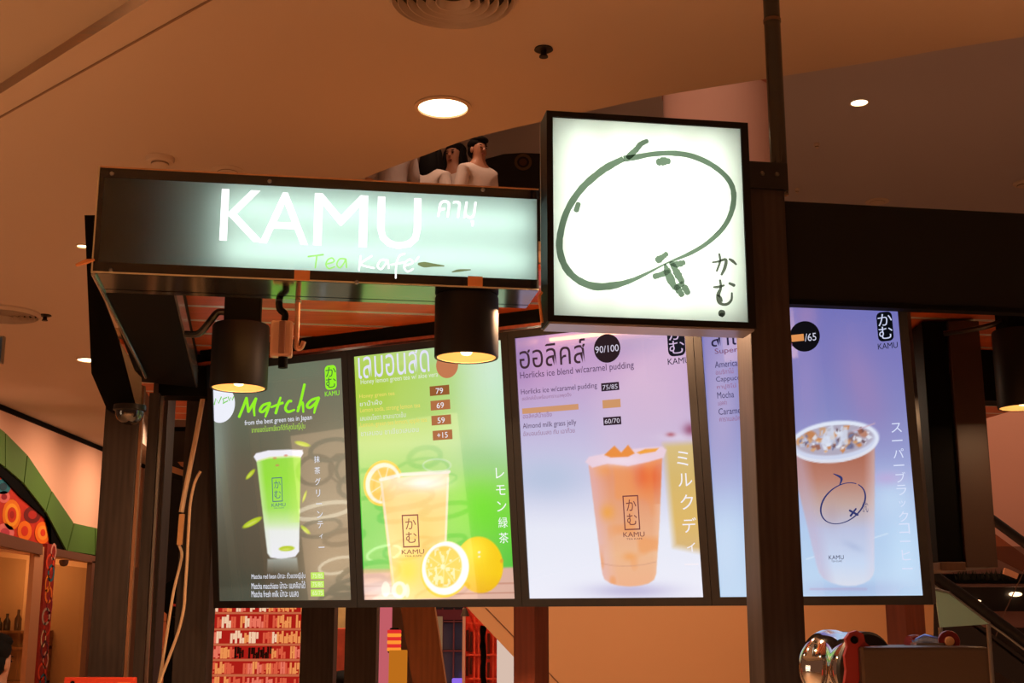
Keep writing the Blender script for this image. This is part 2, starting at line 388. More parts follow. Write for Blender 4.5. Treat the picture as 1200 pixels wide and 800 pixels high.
# pole from the clamp up to the ceiling
pa, pz = fpx(912, 180, 0.06)
pole = thing('support_pole', F(pa, 0.06, 2.845), 'slim black pole rising from the post clamp to the ceiling', 'pole')
MB().tube([F(pa, .06, 2.8465), F(pa, .06, CZ - 0.012)], 0.0245, 20).build('tube', M_GLOSSBLACK, pole, True)
pj = fpx(908, 25, .06)[1]
MB().tube([F(pa, .06, pj - .005), F(pa, .06, pj + .005)], 0.0262, 20).build('joint_collar', plain('collar', (90, 70, 55), .4, metal=.5), pole, True)
MB().lathe(F(pa, .06, CZ), [(.0005, 0), (.05, 0), (.05, -.008), (.022, -.012)], seg=24).build('ceiling_flange', M_BLKMETAL, pole, True)
# dark fascia to the right of the post
fa = thing('fascia_board', F(1.2, .05, ZB), 'wide dark brown fascia board running right from the wooden post', 'fascia')
fbox(MB(), 0.127, 2.6, 0.03, 0.055, ZB, 2.819, 0.003).build('board', plain('fascia_brown', (18, 20, 21), 0.7, spec=.15, var=.1), fa)
fbox(MB(), 0.127, 2.6, 0.022, 0.062, ZB - .012, ZB - .0005, 0.002).build('edge_strip', M_BLACK, fa)

# ---------- canopy: black soffit arm, slat ceiling
ca = thing('canopy_frame', F(-1.2, .8, ZB), 'black canopy frame around the slatted underside, left of the signs', 'canopy')
fbox(MB(), KA0, -0.60, 0.205, 0.238, ZB + .0065, 2.80).build('front_upstand', M_BLACK, ca)
mb = MB(); q = [F(KA0, .24, ZB), F(-1.575, .24, ZB), F(-1.635, 1.72, ZB), F(-1.84, 1.62, ZB)]
mb.prism(q, (0, 0, .12)).build('side_arm', M_BLACK, ca)
fbox(MB(), -1.78, -1.2, 1.74, 1.86, ZB - .03, ZB + .135).build('rear_beam', M_BLACK, ca)
mb = MB(); mb.tube([F(KA0 + .002, .03, ZB - .004), F(-1.80, 1.5, ZB - .004)], 0.006, 8)
mb.build('edge_trim', plain('bright_trim', (190, 195, 188), .25, metal=.9), ca)
mb = MB(); q0 = [F(-1.578, .24, ZB - .001), F(-1.572, .24, ZB - .001), F(-1.63, 1.70, ZB - .001), F(-1.637, 1.70, ZB - .001)]
mb.prism(q0, (0, 0, .07)).build('inner_lip', plain('lip_metal', (150, 152, 160), .25, metal=.9), ca)
# unseen board above the slats, added to block light; pale top bounces to ceiling
fbox(MB(), -1.755, 2.35, 0.245, 1.62, 2.70, 2.73).build('light_block_board', plain('bounce_board_tan', (206, 172, 132), .8, var=.1), ca)
fbox(MB(), -1.95, 2.35, 1.621, 3.7, 2.70, 2.73).build('light_block_board', plain('bounce_board_tan', (206, 172, 132), .8, var=.1), ca)
SL = thing('slat_ceiling', F(-.2, 1.5, 2.672), 'orange-brown timber slat ceiling under the kiosk canopy', 'slat ceiling')
M_SLAT = wood('cedar_slat', (150, 62, 22), (205, 98, 42), 0.42, scale=(1.0, 9, 9), rotz=-YA)
M_GAP = plain('slat_channel', (205, 205, 195), 0.35, metal=0.6)
zS = 2.672
pitch = 0.215
for k in range(15):
    b0 = 0.352 + k * pitch
    aL = -1.75 if b0 < 1.6 else -1.95
    fbox(MB(), aL, 2.3, b0, b0 + 0.182, zS, zS + 0.02, 0.003).build('slat', M_SLAT, SL)
    fbox(MB(), aL, 2.3, b0 + 0.1825, b0 + 0.2145, zS + 0.0015, zS + 0.02).build('channel', M_GAP, SL)
for a_, b_ in ((-.25, 1.9), (.75, 2.3), (-1.0, 2.6)):  # unseen fittings and lamps added to brighten the tan cladding and posts
    kd = MB().lathe(F(a_, b_, zS), [(.05, -.0005), (.062, -.001), (.062, -.006), (.05, -.004)], seg=28).build('lamp_trim', M_BLACK, SL, True)
    MB().lathe(F(a_, b_, zS), [(.0005, -.002), (.05, -.002)], seg=28).build('lens', glow('kiosk_fill_glow', (255, 220, 170), 5.0), kd, True)
    area_lamp('kiosk_fill_lamp', F(a_, b_, zS - .02), .1, 12, (1.0, .74, .5))
kd = MB().lathe(F(-.3, .45, zS), [(.05, -.0005), (.062, -.001), (.062, -.006), (.05, -.004)], seg=28).build('lamp_trim', M_BLACK, SL, True)  # unseen fitting and lamp added to warm the right post's left face
MB().lathe(F(-.3, .45, zS), [(.0005, -.002), (.05, -.002)], seg=28).build('lens', MATS['kiosk_fill_glow'], kd, True)
area_lamp('kiosk_fill_lamp', F(-.3, .45, zS - .02), .1, 34, (1.0, .56, .30))
# unseen glowing strip added behind the sign box to brighten the slats
ls = fbox(MB(), -1.5, -0.65, 0.242, 0.252, 2.556, 2.572).build('slat_fill_strip', glow('slat_fill_glow', (255, 176, 96), 36.0), ca)

# ---------- green-lit fascia sign
sg = thing('fascia_sign', F(-1.18, .1, ZB), 'long half-dark lightbox sign reading KAMU Tea Kafe on the kiosk fascia', 'sign')
mb = MB()
fbox(mb, KA0, KA1, 0.195, 0.203, ZB, ZT)                              # back
fbox(mb, KA0, KA1, 0.034, 0.195, ZT - .006, ZT)                       # top
fbox(mb, KA0, KA0 + .006, 0.034, 0.195, ZB + .006, ZT - .006); fbox(mb, KA1 - .006, KA1, 0.034, 0.195, ZB + .006, ZT - .006)
mb.build('case', plain('sign_inside_dark', (26, 25, 22), .8), sg)
fbox(MB(), KA0, KA1, 0.034, 0.238, ZB, ZB + .006).build('polished_underside', plain('mirror_soffit', (120, 124, 118), 0.12, metal=.95), sg)
fbox(MB(), KA0 + .004, KA1 - .004, 0.031, 0.0335, ZB + .004, ZT - .004).build('acrylic_face', acrylic('fascia_acrylic', (234, 236, 228)), sg)
for z0, z1, nm in ((ZT - .030, ZT, 'top_border'), (ZB, ZB + .030, 'bottom_border')):
    fbox(MB(), KA0, KA1, 0.0285, 0.0308, z0, z1).build(nm, M_GLOSSBLACK, sg)
fbox(MB(), KA0, KA0 + .012, 0.0285, 0.0308, ZB + .03, ZT - .03).build('side_border', M_GLOSSBLACK, sg)
fbox(MB(), KA0 - .004, KA0 - .0005, 0.026, 0.2, ZB, ZT).build('end_trim', plain('pale_trim', (205, 200, 170), .3, metal=.5), sg)
fbox(MB(), KA0, KA1, 0.0265, 0.0284, ZT - .004, ZT).build('top_edge_line', plain('edge_line', (190, 150, 110), .3, metal=.6), sg)
fbox(MB(), KA0, KA1, 0.0265, 0.0284, ZB, ZB + .004).build('bottom_edge_line', MATS['pale_trim'], sg)
t0, _ = fpx(262, 270, .1); t1, _ = fpx(636, 270, .1)
TUBE = glow('fascia_tube', (222, 255, 255), 6.3)
zc = (ZB + ZT) / 2 - .01
for dz in (-.055, .06):
    MB().tube([F(t0, .092, zc + dz), F(KA1 - .02, .092, zc + dz)], 0.013, 12).build('lamp_tube', TUBE, sg, True)
tb, _ = fpx(214, 270, .1); fbox(MB(), tb - .004, tb, .058, .194, ZB + .007, ZT - .007).build('light_block_plate', plain('light_block_black', (10, 10, 9), .9, spec=.05), sg)  # unseen plate added to keep tube light off the dark left end
fpl = lambda a, z: F(a, 0, z)
fxy = lambda b: (lambda x, y: F(fpx(x, y, b)[0], b, fpx(x, y, b)[1]))
def type_front(body, x0, y0, x1, y1, b, mat, parent, shear=0.0, label=None):
    a0, z0 = fpx(x0, y0, b); a1, _ = fpx(x1, y0, b); _, z1 = fpx(x0, y1, b)
    return type_on(body, a0, a1, z0, z1, lambda s, v: F(s, b, v), -FB, 0.0, mat, parent, shear=shear, label=label)
M_LETTER = glow('sign_letter_white', (255, 255, 255), 1.5)
for ch, x0, x1, yb, yt in (('K', 257, 309, 281.5, 221), ('A', 304, 361, 284.5, 224), ('M', 367, 430, 287, 226), ('U', 441.5, 493, 290.5, 230)):
    type_front(ch, x0, yb, x1, yt, 0.028, M_LETTER, sg)
type_front('คามุ', 511, 263, 555, 234, 0.028, M_LETTER, sg, shear=0.12)
cz = lambda X, Y, w=7: (360 + X / 4, 160 + Y / 4, w / 4)
tea = [[cz(5, 562), cz(75, 553)], [cz(45, 560), cz(38, 614)],
       [cz(92, 597), cz(125, 586), cz(117, 569), cz(97, 577), cz(88, 600), cz(101, 618), cz(128, 610)],
       [cz(181, 574), cz(153, 573), cz(139, 598), cz(153, 615), cz(173, 592), cz(181, 574), cz(184, 613)]]
ribbon(tea, fxy(.0282), -FB, 0.0, 'lettering', glow('sign_letter_green', (178, 240, 120), 1.05), sg)
w8 = 8
kaf = [[cz(250, 560, w8), cz(243, 626, w8)], [cz(302, 560, w8), cz(252, 597, w8), cz(312, 616, w8)],
       [cz(375, 580, w8), cz(347, 578, w8), cz(330, 605, w8), cz(346, 621, w8), cz(368, 596, w8), cz(377, 580, w8), cz(382, 616, w8)],
       [cz(457, 549, w8), cz(432, 560, w8), cz(418, 600, w8), cz(415, 662, w8)], [cz(395, 600, w8), cz(452, 590, w8)],
       [cz(456, 606, w8), cz(494, 592, w8), cz(482, 575, w8), cz(462, 588, w8), cz(455, 614, w8), cz(470, 632, w8), cz(496, 620, w8)],
       [cz(522, 564, w8), cz(508, 584, w8)]]
ribbon(kaf, fxy(.0282), -FB, 0.0, 'lettering', M_LETTER, sg)
stain = [[cz(525, 597, 14), cz(550, 600, 26), cz(590, 602, 16), cz(640, 606, 6)], [cz(680, 634, 5), cz(710, 628, 12), cz(765, 624, 5)]]
ribbon(stain, fxy(.0283), -FB, 0.0, 'brown_smear', film('smear_film', (150, 140, 100)), sg)
for x, y in ((131, 203), (316, 212), (130, 316), (418, 330.5), (566, 222)):
    a, z = fpx(x, y, .026)
    MB().lathe(F(a, .0283, z), [(.0005, .004), (.004, .0035), (.006, .001), (.006, 0)], axis=-FB, seg=14).build('screw', M_STEEL, sg, True)
for x, y in ((354, 322), (557, 329)):
    a, z = fpx(x, y, .022); fbox(MB(), a - .0205, a + .0205, 0.0215, 0.0262, z - .0145, z + .0135, .002).build('tan_clip', M_TAPE, sg)
a, z = fpx(101, 306, .02)
MB().tube([F(a - .025, .02, z - .012), F(a, .022, z), F(a + .02, .024, z + .006)], [.004, .007, .003], 6).build('torn_tape', M_TAPE, sg)

# ---------- square sign with the fruit drawing
SA0, SA1, SZ0, SZ1, SB = -0.589, -0.020, 2.409, 2.9955, -0.1
sq = thing('square_sign', F((SA0 + SA1) / 2, SB / 2, SZ0), 'square white backlit sign with brush-drawn fruit outline, on the wooden post', 'sign')
mb = MB(); fw = 0.017
for a0, a1, z0, z1 in ((SA0, SA1, SZ1 - fw, SZ1), (SA0, SA1, SZ0, SZ0 + fw), (SA0, SA0 + fw, SZ0 + fw, SZ1 - fw), (SA1 - fw - .004, SA1, SZ0 + fw, SZ1 - fw)):
    fbox(mb, a0, a1, SB, -0.004, z0, z1)
mb.build('frame', plain('sign_frame_black', (14, 13, 12), .5, spec=.2), sq)
fbox(MB(), SA0, SA1, -.004, -.0005, SZ0, SZ1).build('back_panel', plain('sign_inside_white', (225, 225, 215), .7), sq)
fbox(MB(), SA0 + .005, SA1 - .005, SB + .002, -.006, SZ0 - .006, SZ0 - .0005).build('underside_plate', plain('grey_plate', (150, 148, 150), .35, metal=.5), sq)
fbox(MB(), SA0 + fw, SA1 - fw - .004, SB + .006, SB + .009, SZ0 + fw, SZ1 - fw).build('acrylic_face', acrylic('square_acrylic', (240, 244, 238)), sq)
LT = glow('square_tube', (246, 255, 248), 6.8)
for da in (-.19, -.06, .06, .18):
    ac = (SA0 + SA1) / 2 + da; zm = (SZ0 + SZ1) / 2
    MB().tube([F(ac, -.03, zm - .25), F(ac, -.03, zm + .25)], 0.012, 10).build('lamp_tube', LT, sq, True)
c2 = lambda X, Y, w=20: (640 + X / 3.808, 150 + Y / 3.808, w / 3.808)
outline = [c2(345, 137, 22), c2(290, 165, 26), c2(240, 197, 26), c2(160, 268, 25), c2(98, 360, 24), c2(67, 455, 25), c2(60, 540, 26), c2(86, 620, 25), c2(140, 676, 26), c2(215, 706, 28), c2(300, 702, 26), c2(380, 680, 17), c2(460, 643, 10), c2(540, 602, 7), c2(640, 560, 15), c2(720, 512, 17), c2(790, 445, 18), c2(828, 370, 20), c2(837, 290, 20), c2(810, 225, 19), c2(740, 165, 19), c2(650, 125, 21), c2(560, 112, 20), c2(470, 117, 18), c2(400, 130, 22), c2(345, 137, 22)]
others = [[c2(368, 128, 22), c2(402, 96, 20), c2(422, 72, 20), c2(450, 58, 14)], [c2(502, 152, 24), c2(525, 148, 26), c2(546, 148, 20)], [c2(143, 340, 20), c2(135, 366, 20)],
          [c2(500, 588, 26), c2(520, 575, 18), c2(536, 562, 18)], [c2(484, 662, 18), c2(520, 651, 20), c2(545, 640, 16)], [c2(532, 612, 10), c2(545, 650, 26), c2(568, 700, 22), c2(585, 715, 22), c2(606, 744, 18)],
          [c2(556, 604, 14), c2(585, 608, 22), c2(614, 600, 16)], [c2(566, 612, 20), c2(586, 650, 24), c2(606, 684, 20)], [c2(580, 712, 18), c2(608, 694, 18)], [c2(618, 710, 22), c2(632, 734, 20)]]
c3 = lambda X, Y, w=13: (730 + X / 5.71, 260 + Y / 5.71, w / 5.71)
kamu = [[c3(600, 270, 9), c3(640, 264, 11), c3(688, 252, 15), c3(682, 305, 17), c3(660, 352, 12)], [c3(644, 214, 11), c3(650, 262, 12), c3(628, 328, 10)], [c3(712, 248, 10), c3(735, 262, 15), c3(758, 284, 9)],
        [c3(608, 436, 10), c3(640, 434, 14), c3(676, 424, 10)], [c3(650, 390, 12), c3(655, 440, 13), c3(638, 485, 20), c3(642, 530, 20), c3(665, 550, 14), c3(700, 548, 14), c3(726, 520, 12), c3(729, 475, 9)], [c3(635, 490, 10), c3(655, 505, 10), c3(662, 530, 10)], [c3(712, 410, 12), c3(744, 424, 16)], [c3(655, 610, 34), c3(668, 612, 34)], [c3(662, 620, 28), c3(664, 633, 8)]]
INK = film('sign_ink', (100, 114, 100)); INK2 = film('sign_ink_dark', (92, 94, 86))
ribbon([outline], fxy(SB + .0058), -FB, 0, 'fruit_outline', INK, sq, wobble=0.14, fat=1.2, caps=False)
for st in others: ribbon([st], fxy(SB + .0056), -FB, 0, 'brush_mark', INK, sq, wobble=0.3, fat=1.35)
ribbon(kamu, fxy(SB + .0054), -FB, 0, 'lettering', INK2, sq, fat=1.35)
ribbon([[c2(795, 370, 14), c2(770, 425, 44), c2(720, 475, 36), c2(680, 495, 8)]], fxy(SB + .0057), -FB, 0, 'pale_shine_mark', film('shine_film', (240, 236, 246)), sq)
a, z = fpx(636, 352, -.05)
MB().tube([F(SA0 - .006, -.05, 2.50), F(SA0 - .014, -.05, z + .01), F(SA0 - .006, -.05, z - .06)], .004, 6).build('cable_tie', M_TAPE, sq)

# ================================================================== MENU LIGHTBOXES
SYAW, STILT = radians(-27.909), radians(6.777)
SD = np.array([cos(SYAW), sin(SYAW), 0]); SN0 = np.array([sin(SYAW), -cos(SYAW), 0])
SU = np.array([0, 0, 1]) * cos(STILT) + SN0 * sin(STILT); SN = np.cross(SD, SU)
if SN[1] > 0: SN = -SN
SO = np.array([1.18184, 3.75, 1.66457 + EYE - 1.6])
PW, PG, PH = 0.60808, 0.05416, 0.87132
def S(s, v, n=0.0): return SO + SD * s + SU * v + SN * n          # s <= 0 runs left from the far right edge
def spx(x, y, n=0.0):
    P = on_plane(x, y, SO + SN * n, SN) - SO; return float(P @ SD), float(P @ SU)
def hexS(mb, s0, s1, v0, v1, n0, n1):
    return mb.hexa([S(s0, v0, n0), S(s1, v0, n0), S(s1, v0, n1), S(s0, v0, n1), S(s0, v1, n0), S(s1, v1, n0), S(s1, v1, n1), S(s0, v1, n1)])

# --- painting of the printed pictures, in photo coordinates (X, Y arrays, colours in sRGB 0-255)
class Art:
    def __init__(s, s0, nx=190, ny=270):
        s.nx, s.ny, s.s0 = nx, ny, s0
        u, v = np.meshgrid(np.linspace(0, PW, nx), np.linspace(0, PH, ny)); s.u, s.v = u, v
        P = SO + (s0 + u)[..., None] * SD + v[..., None] * SU
        D = P - CAM; dd = D @ FV; s.X = 600 + FPX * (D @ RV) / dd; s.Y = 400 - FPX * (D @ UV) / dd
        s.U = u / PW; s.V = v / PH; s.C = np.zeros(u.shape + (3,))
    def noise(s, n=6, seed=0, sx=1.0, sy=1.0):
        r = np.random.default_rng(seed); g = r.random((n + 3, n + 3)); x = s.U * n * sx % n; y = s.V * n * sy % n
        i, j = x.astype(int), y.astype(int); fx, fy = x - i, y - j; fx = fx * fx * (3 - 2 * fx); fy = fy * fy * (3 - 2 * fy)
        return (g[j, i] * (1 - fx) + g[j, i + 1] * fx) * (1 - fy) + (g[j + 1, i] * (1 - fx) + g[j + 1, i + 1] * fx) * fy
    def vgrad(s, stops):
        ys = [a for a, _ in stops]
        for k in range(3): s.C[..., k] = np.interp(s.Y, ys, [c[k] for _, c in stops])
        return s
    def put(s, m, c):
        m = np.clip(m, 0, 1)[..., None]; c = np.asarray(c, float)
        s.C = s.C * (1 - m) + c * m; return s
    def blob(s, x, y, rx, ry, c, op=1.0, soft=1.0, ang=0.0):
        a = radians(ang); dx, dy = s.X - x, s.Y - y
        p = (dx * cos(a) + dy * sin(a)) / rx; q = (-dx * sin(a) + dy * cos(a)) / ry
        s.put(op * np.exp(-(p * p + q * q) / soft), c); return s
    def ell_m(s, x, y, rx, ry, ang=0.0, e=1.0):
        a = radians(ang); dx, dy = s.X - x, s.Y - y
        p = (dx * cos(a) + dy * sin(a)) / rx; q = (-dx * sin(a) + dy * cos(a)) / ry
        r = np.sqrt(p * p + q * q); return np.clip(0.5 - (r - 1) * min(rx, ry) / e, 0, 1)
    def ell(s, x, y, rx, ry, c, op=1.0, ang=0.0, e=1.0): return s.put(op * s.ell_m(x, y, rx, ry, ang, e), c)
    def ring(s, x, y, rx, ry, w, c, op=1.0, ang=0.0):
        return s.put(op * np.clip(s.ell_m(x, y, rx, ry, ang) - s.ell_m(x, y, rx - w, ry - w, ang), 0, 1), c)
    def poly_m(s, pts, e=1.0):
        P = np.array(pts, float); n = len(P); inside = np.zeros(s.X.shape, bool); dist = np.full(s.X.shape, 1e9)
        for i in range(n):
            x1, y1 = P[i]; x2, y2 = P[(i + 1) % n]
            cond = ((y1 > s.Y) != (y2 > s.Y)) & (s.X < (x2 - x1) * (s.Y - y1) / (y2 - y1 + 1e-12) + x1); inside ^= cond
            L2 = (x2 - x1) ** 2 + (y2 - y1) ** 2 + 1e-9; t = np.clip(((s.X - x1) * (x2 - x1) + (s.Y - y1) * (y2 - y1)) / L2, 0, 1)
            dist = np.minimum(dist, np.hypot(s.X - x1 - t * (x2 - x1), s.Y - y1 - t * (y2 - y1)))
        return np.clip(0.5 + np.where(inside, dist, -dist) / e, 0, 1)
    def poly(s, pts, c, op=1.0, e=1.0): return s.put(op * s.poly_m(pts, e), c)
    def line(s, pts, w, c, op=1.0):
        d = np.full(s.X.shape, 1e9)
        for (x1, y1), (x2, y2) in zip(pts[:-1], pts[1:]):
            L2 = (x2 - x1) ** 2 + (y2 - y1) ** 2 + 1e-9; t = np.clip(((s.X - x1) * (x2 - x1) + (s.Y - y1) * (y2 - y1)) / L2, 0, 1)
            d = np.minimum(d, np.hypot(s.X - x1 - t * (x2 - x1), s.Y - y1 - t * (y2 - y1)))
        return s.put(op * np.clip(0.5 + (w / 2 - d), 0, 1), c)
    def shade(s, m, fn):       # fn gives per-sample colour
        m = np.clip(m, 0, 1)[..., None]; s.C = s.C * (1 - m) + fn * m; return s
    def build(s, parent):
        nx, ny = s.nx, s.ny; P = SO + (s.s0 + s.u)[..., None] * SD + s.v[..., None] * SU
        base = np.array(wloc(parent)); me = bpy.data.meshes.new('backlit_print')
        idx = np.arange(nx * ny).reshape(ny, nx)
        q = np.stack([idx[:-1, :-1], idx[:-1, 1:], idx[1:, 1:], idx[1:, :-1]], -1).reshape(-1, 4)
        me.from_pydata((P.reshape(-1, 3) - base).tolist(), [], q.tolist()); me.update()
        c = lin(np.clip(s.C, 0, 255)).reshape(-1, 3); c = np.concatenate([c, np.ones((len(c), 1))], 1)
        at = me.color_attributes.new('art', 'FLOAT_COLOR', 'POINT'); at.data.foreach_set('color', c.astype(np.float32).ravel())
        me.materials.append(artwork_mat()); o = bpy.data.objects.new('backlit_print', me); col.objects.link(o); o.parent = parent; return o
def grad_y(A, stops):
    ys = [a for a, _ in stops]; return np.stack([np.interp(A.Y, ys, [c[k] for _, c in stops]) for k in range(3)], -1)

M_PFRAME = plain('menu_frame_black', (14, 13, 14), 0.4)
def menu_box(i, label):
    s0 = -((3 - i) * (PW + PG) + PW)
    t = thing('menu_lightbox', S(s0 + PW / 2, -0.02, -.03), label, 'menu board', 'backlit menu boards in a row')
    g = PG / 2 - .0008
    mb = MB(); hexS(mb, s0 - g, s0 + PW + g, -g, 0, -.05, .006); mb.build('frame_rail', M_PFRAME, t)
    mb = MB(); hexS(mb, s0 - g, s0 + PW + g, PH, PH + g, -.05, .006); mb.build('frame_rail', M_PFRAME, t)
    mb = MB(); hexS(mb, s0 - g, s0, 0, PH, -.05, .006); mb.build('frame_stile', M_PFRAME, t)
    mb = MB(); hexS(mb, s0 + PW, s0 + PW + g, 0, PH, -.05, .006); mb.build('frame_stile', M_PFRAME, t)
    mb = MB(); hexS(mb, s0, s0 + PW, 0, PH, -.05, -.004); mb.build('housing', M_BLACK, t)
    return t, s0
LIFT = [0.0008]
def typ(t, body, x0, y0, x1, y1, c, shear=0.0, label=None):
    """x0,y0 lower-left pixel, x1 right pixel, y1 top pixel (both y at the left end)"""
    s0, v0 = spx(x0, y0); _, v1 = spx(x0, y1); s1, _ = spx(x1, y0)
    return type_on(body, s0, s1, v0, v1, lambda s, v: S(s, v), SN, LIFT[0], ink(c), t, shear=shear, label=label)
sxy = lambda x, y: S(*spx(x, y))
def rect(t, x0, y0, x1, y1, c, lift=.0005, name='price_box'):
    s0, v0 = spx(x0, y0); s1, _ = spx(x1, y0); _, v1 = spx(x0, y1)
    return mesh_obj(name, [S(s0, v0, lift), S(s1, v0, lift), S(s1, v1, lift), S(s0, v1, lift)], [(0, 1, 2, 3)], ink(c), t)
def disc(t, x, y, r, c, lift=.0005, name='round_badge', smin=-9.0):
    s, v = spx(x, y); s2, _ = spx(x + r, y); R = abs(s2 - s)
    return mesh_obj(name, [S(max(s + cos(a) * R, smin), v + sin(a) * R, lift) for a in np.linspace(0, 2 * pi, 37)[:-1]], [tuple(range(36))], ink(c), t)
def seal(t, x0, y0, x1, y1, c, bgc, word=True, wc=None):
    """brush seal: rounded upright block with two characters left open, and the name below"""
    s0, v0 = spx(x0, y0); s1, _ = spx(x1, y0); _, v1 = spx(x0, y1); w, h = s1 - s0, v1 - v0
    pts = []
    for cx, cy, a0 in ((s1 - w * .3, v1 - w * .3, 0), (s0 + w * .3, v1 - w * .3, 90), (s0 + w * .3, v0 + w * .3, 180), (s1 - w * .3, v0 + w * .3, 270)):
        for k in range(5): a = radians(a0 + k * 22.5); pts.append(S(cx + cos(a) * w * .3, cy + sin(a) * w * .3, .0005))
    mesh_obj('seal', pts, [tuple(range(len(pts)))], ink(c), t)
    type_on('か', s0 + w * .08, s1 - w * .02, v0 + h * .53, v0 + h * .93, lambda a, b: S(a, b), SN, .0009, ink(bgc), t)
    type_on('む', s0 + w * .08, s1 - w * .05, v0 + h * .08, v0 + h * .50, lambda a, b: S(a, b), SN, .0009, ink(bgc), t)
    if word: type_on('KAMU', s0 - w * .06, s1 + w * .2, v0 - h * .26, v0 - h * .06, lambda a, b: S(a, b), SN, .0009, ink(wc or c), t)
def cup_stamp(t, x0, y0, x1, y1, c):
    """boxed two-character stamp printed on the cup"""
    s0, v0 = spx(x0, y0); s1, _ = spx(x1, y0); _, v1 = spx(x0, y1); w, h = s1 - s0, v1 - v0; e = w * .07
    mb = MB()
    for a0, a1, b0, b1 in ((s0, s1, v0, v0 + e), (s0, s1, v1 - e, v1), (s0, s0 + e, v0, v1), (s1 - e, s1, v0, v1)):
        mb.add([S(a0, b0, .0005), S(a1, b0, .0005), S(a1, b1, .0005), S(a0, b1, .0005)], [(0, 1, 2, 3)])
    mb.build('stamp_border', ink(c), t)
    type_on('か', s0 + w * .2, s1 - w * .16, v0 + h * .55, v0 + h * .88, lambda a, b: S(a, b), SN, .0006, ink(c), t)
    type_on('む', s0 + w * .2, s1 - w * .16, v0 + h * .14, v0 + h * .47, lambda a, b: S(a, b), SN, .0006, ink(c), t)
    type_on('KAMU', s0 - w * .1, s1 + w * .25, v0 - h * .2, v0 - h * .06, lambda a, b: S(a, b), SN, .0006, ink(c), t)
    type_on('TEA KAFE', s0 + w * .08, s1 + w * .1, v0 - h * .28, v0 - h * .235, lambda a, b: S(a, b), SN, .0006, ink(c), t)
def column(t, chars, pts, h, c):
    for ch, (x, y) in zip(chars, pts):
        s, v = spx(x, y); k = .62 if ch in 'ィッ' else 1.0
        V, _f = glyphs(ch); e = V.max(0) - V.min(0); e = e / e.max() * h * k
        type_on(ch, s - e[0] / 2, s + e[0] / 2, v - e[1] / 2, v + e[1] / 2, lambda a, b: S(a, b), SN, .0008, ink(c), t)

# ---- menu 1: green tea
t, s0 = menu_box(0, 'olive-green backlit menu board reading Matcha, leftmost of the row')
A = Art(s0)
A.vgrad([(415, (98, 112, 92)), (470, (104, 114, 94)), (530, (96, 98, 80)), (600, (92, 86, 70)), (660, (76, 72, 58)), (705, (62, 62, 50))])
A.put(0.35 * A.noise(4, 3), (118, 84, 66)); A.put(0.25 * A.noise(5, 8), (70, 96, 84))
A.blob(400, 560, 60, 120, (150, 142, 116), 0.55); A.blob(395, 660, 45, 60, (158, 138, 104), .6)  # pale right half is a reflection painted into the picture
A.blob(252, 520, 16, 80, (140, 158, 150), .7)
A.poly([(246, 690), (420, 676), (424, 712), (246, 712)], (96, 96, 82), .35, 6)
# the cup
body = [(300.5, 538), (352.5, 533), (350.5, 646), (346, 652), (330, 655), (317, 653), (313.5, 648)]
m = A.poly_m(body, 1.2)
A.shade(m, grad_y(A, [(530, (150, 220, 70)), (560, (150, 226, 62)), (595, (160, 226, 86)), (612, (206, 236, 170)), (622, (236, 240, 236)), (652, (240, 240, 248))]))
A.put(m * np.clip((A.X - 336) / 14, 0, 1) * .35 * (A.Y < 612), (205, 245, 90)); A.put(m * np.clip((309 - A.X + (A.Y - 540) * .1) / 7, 0, 1) * .5, (226, 240, 214))
A.poly([(297.2, 535), (300, 531), (314, 527.6), (338, 526.6), (354.5, 527), (355.5, 531), (352.5, 536), (340, 535.5), (315, 537), (301, 541)], (242, 240, 250), 1, 1.2)
A.line([(302, 540), (316, 536), (340, 534.5), (351, 535.5)], 1.5, (214, 238, 130), .8)
for x, y in ((322, 536.5), (335, 533.5), (325, 545)): A.ell(x, y, 2.2, 1.2, (214, 120, 96), .7)
m = A.poly_m([(313.5, 655), (348, 653), (350, 670), (313, 672)], 1.5)
A.shade(m * np.clip((672 - A.Y) / 18, 0, 1) * .85, np.broadcast_to(np.array([178., 186, 178]), A.C.shape))
for x, y, rx, ry, an in ((293.5, 555.5, 7.5, 2.4, -48), (295.5, 612, 12.5, 3.4, -28), (354.5, 520, 9, 2.5, 14), (357, 581.5, 6.5, 1.4, -72), (358, 620.5, 7, 2.2, 42), (336, 642.5, 9, 3.2, -4)):
    A.ell(x, y, rx, ry, (186, 206, 44), 1, an); A.ell(x - 1, y + 1, rx * .6, ry * .4, (216, 228, 110), .7, an)
pic = A.build(t)
GR = (150, 240, 40)
disc(t, 258, 473, 17.5, (238, 240, 250), smin=s0)
nw = lambda X, Y, w=9: (240 + X / 7.06, 420 + Y / 7.06, w / 7.06)
ribbon([[nw(80, 380), nw(92, 330), nw(115, 372), nw(138, 318)], [nw(182, 322), nw(150, 335), nw(158, 352), nw(150, 372), nw(190, 350)], [nw(196, 318), nw(205, 350), nw(218, 322), nw(228, 345), nw(240, 315)]], sxy, SN, .0009, 'lettering', ink((120, 206, 70)), t, sm=False)
W = 17
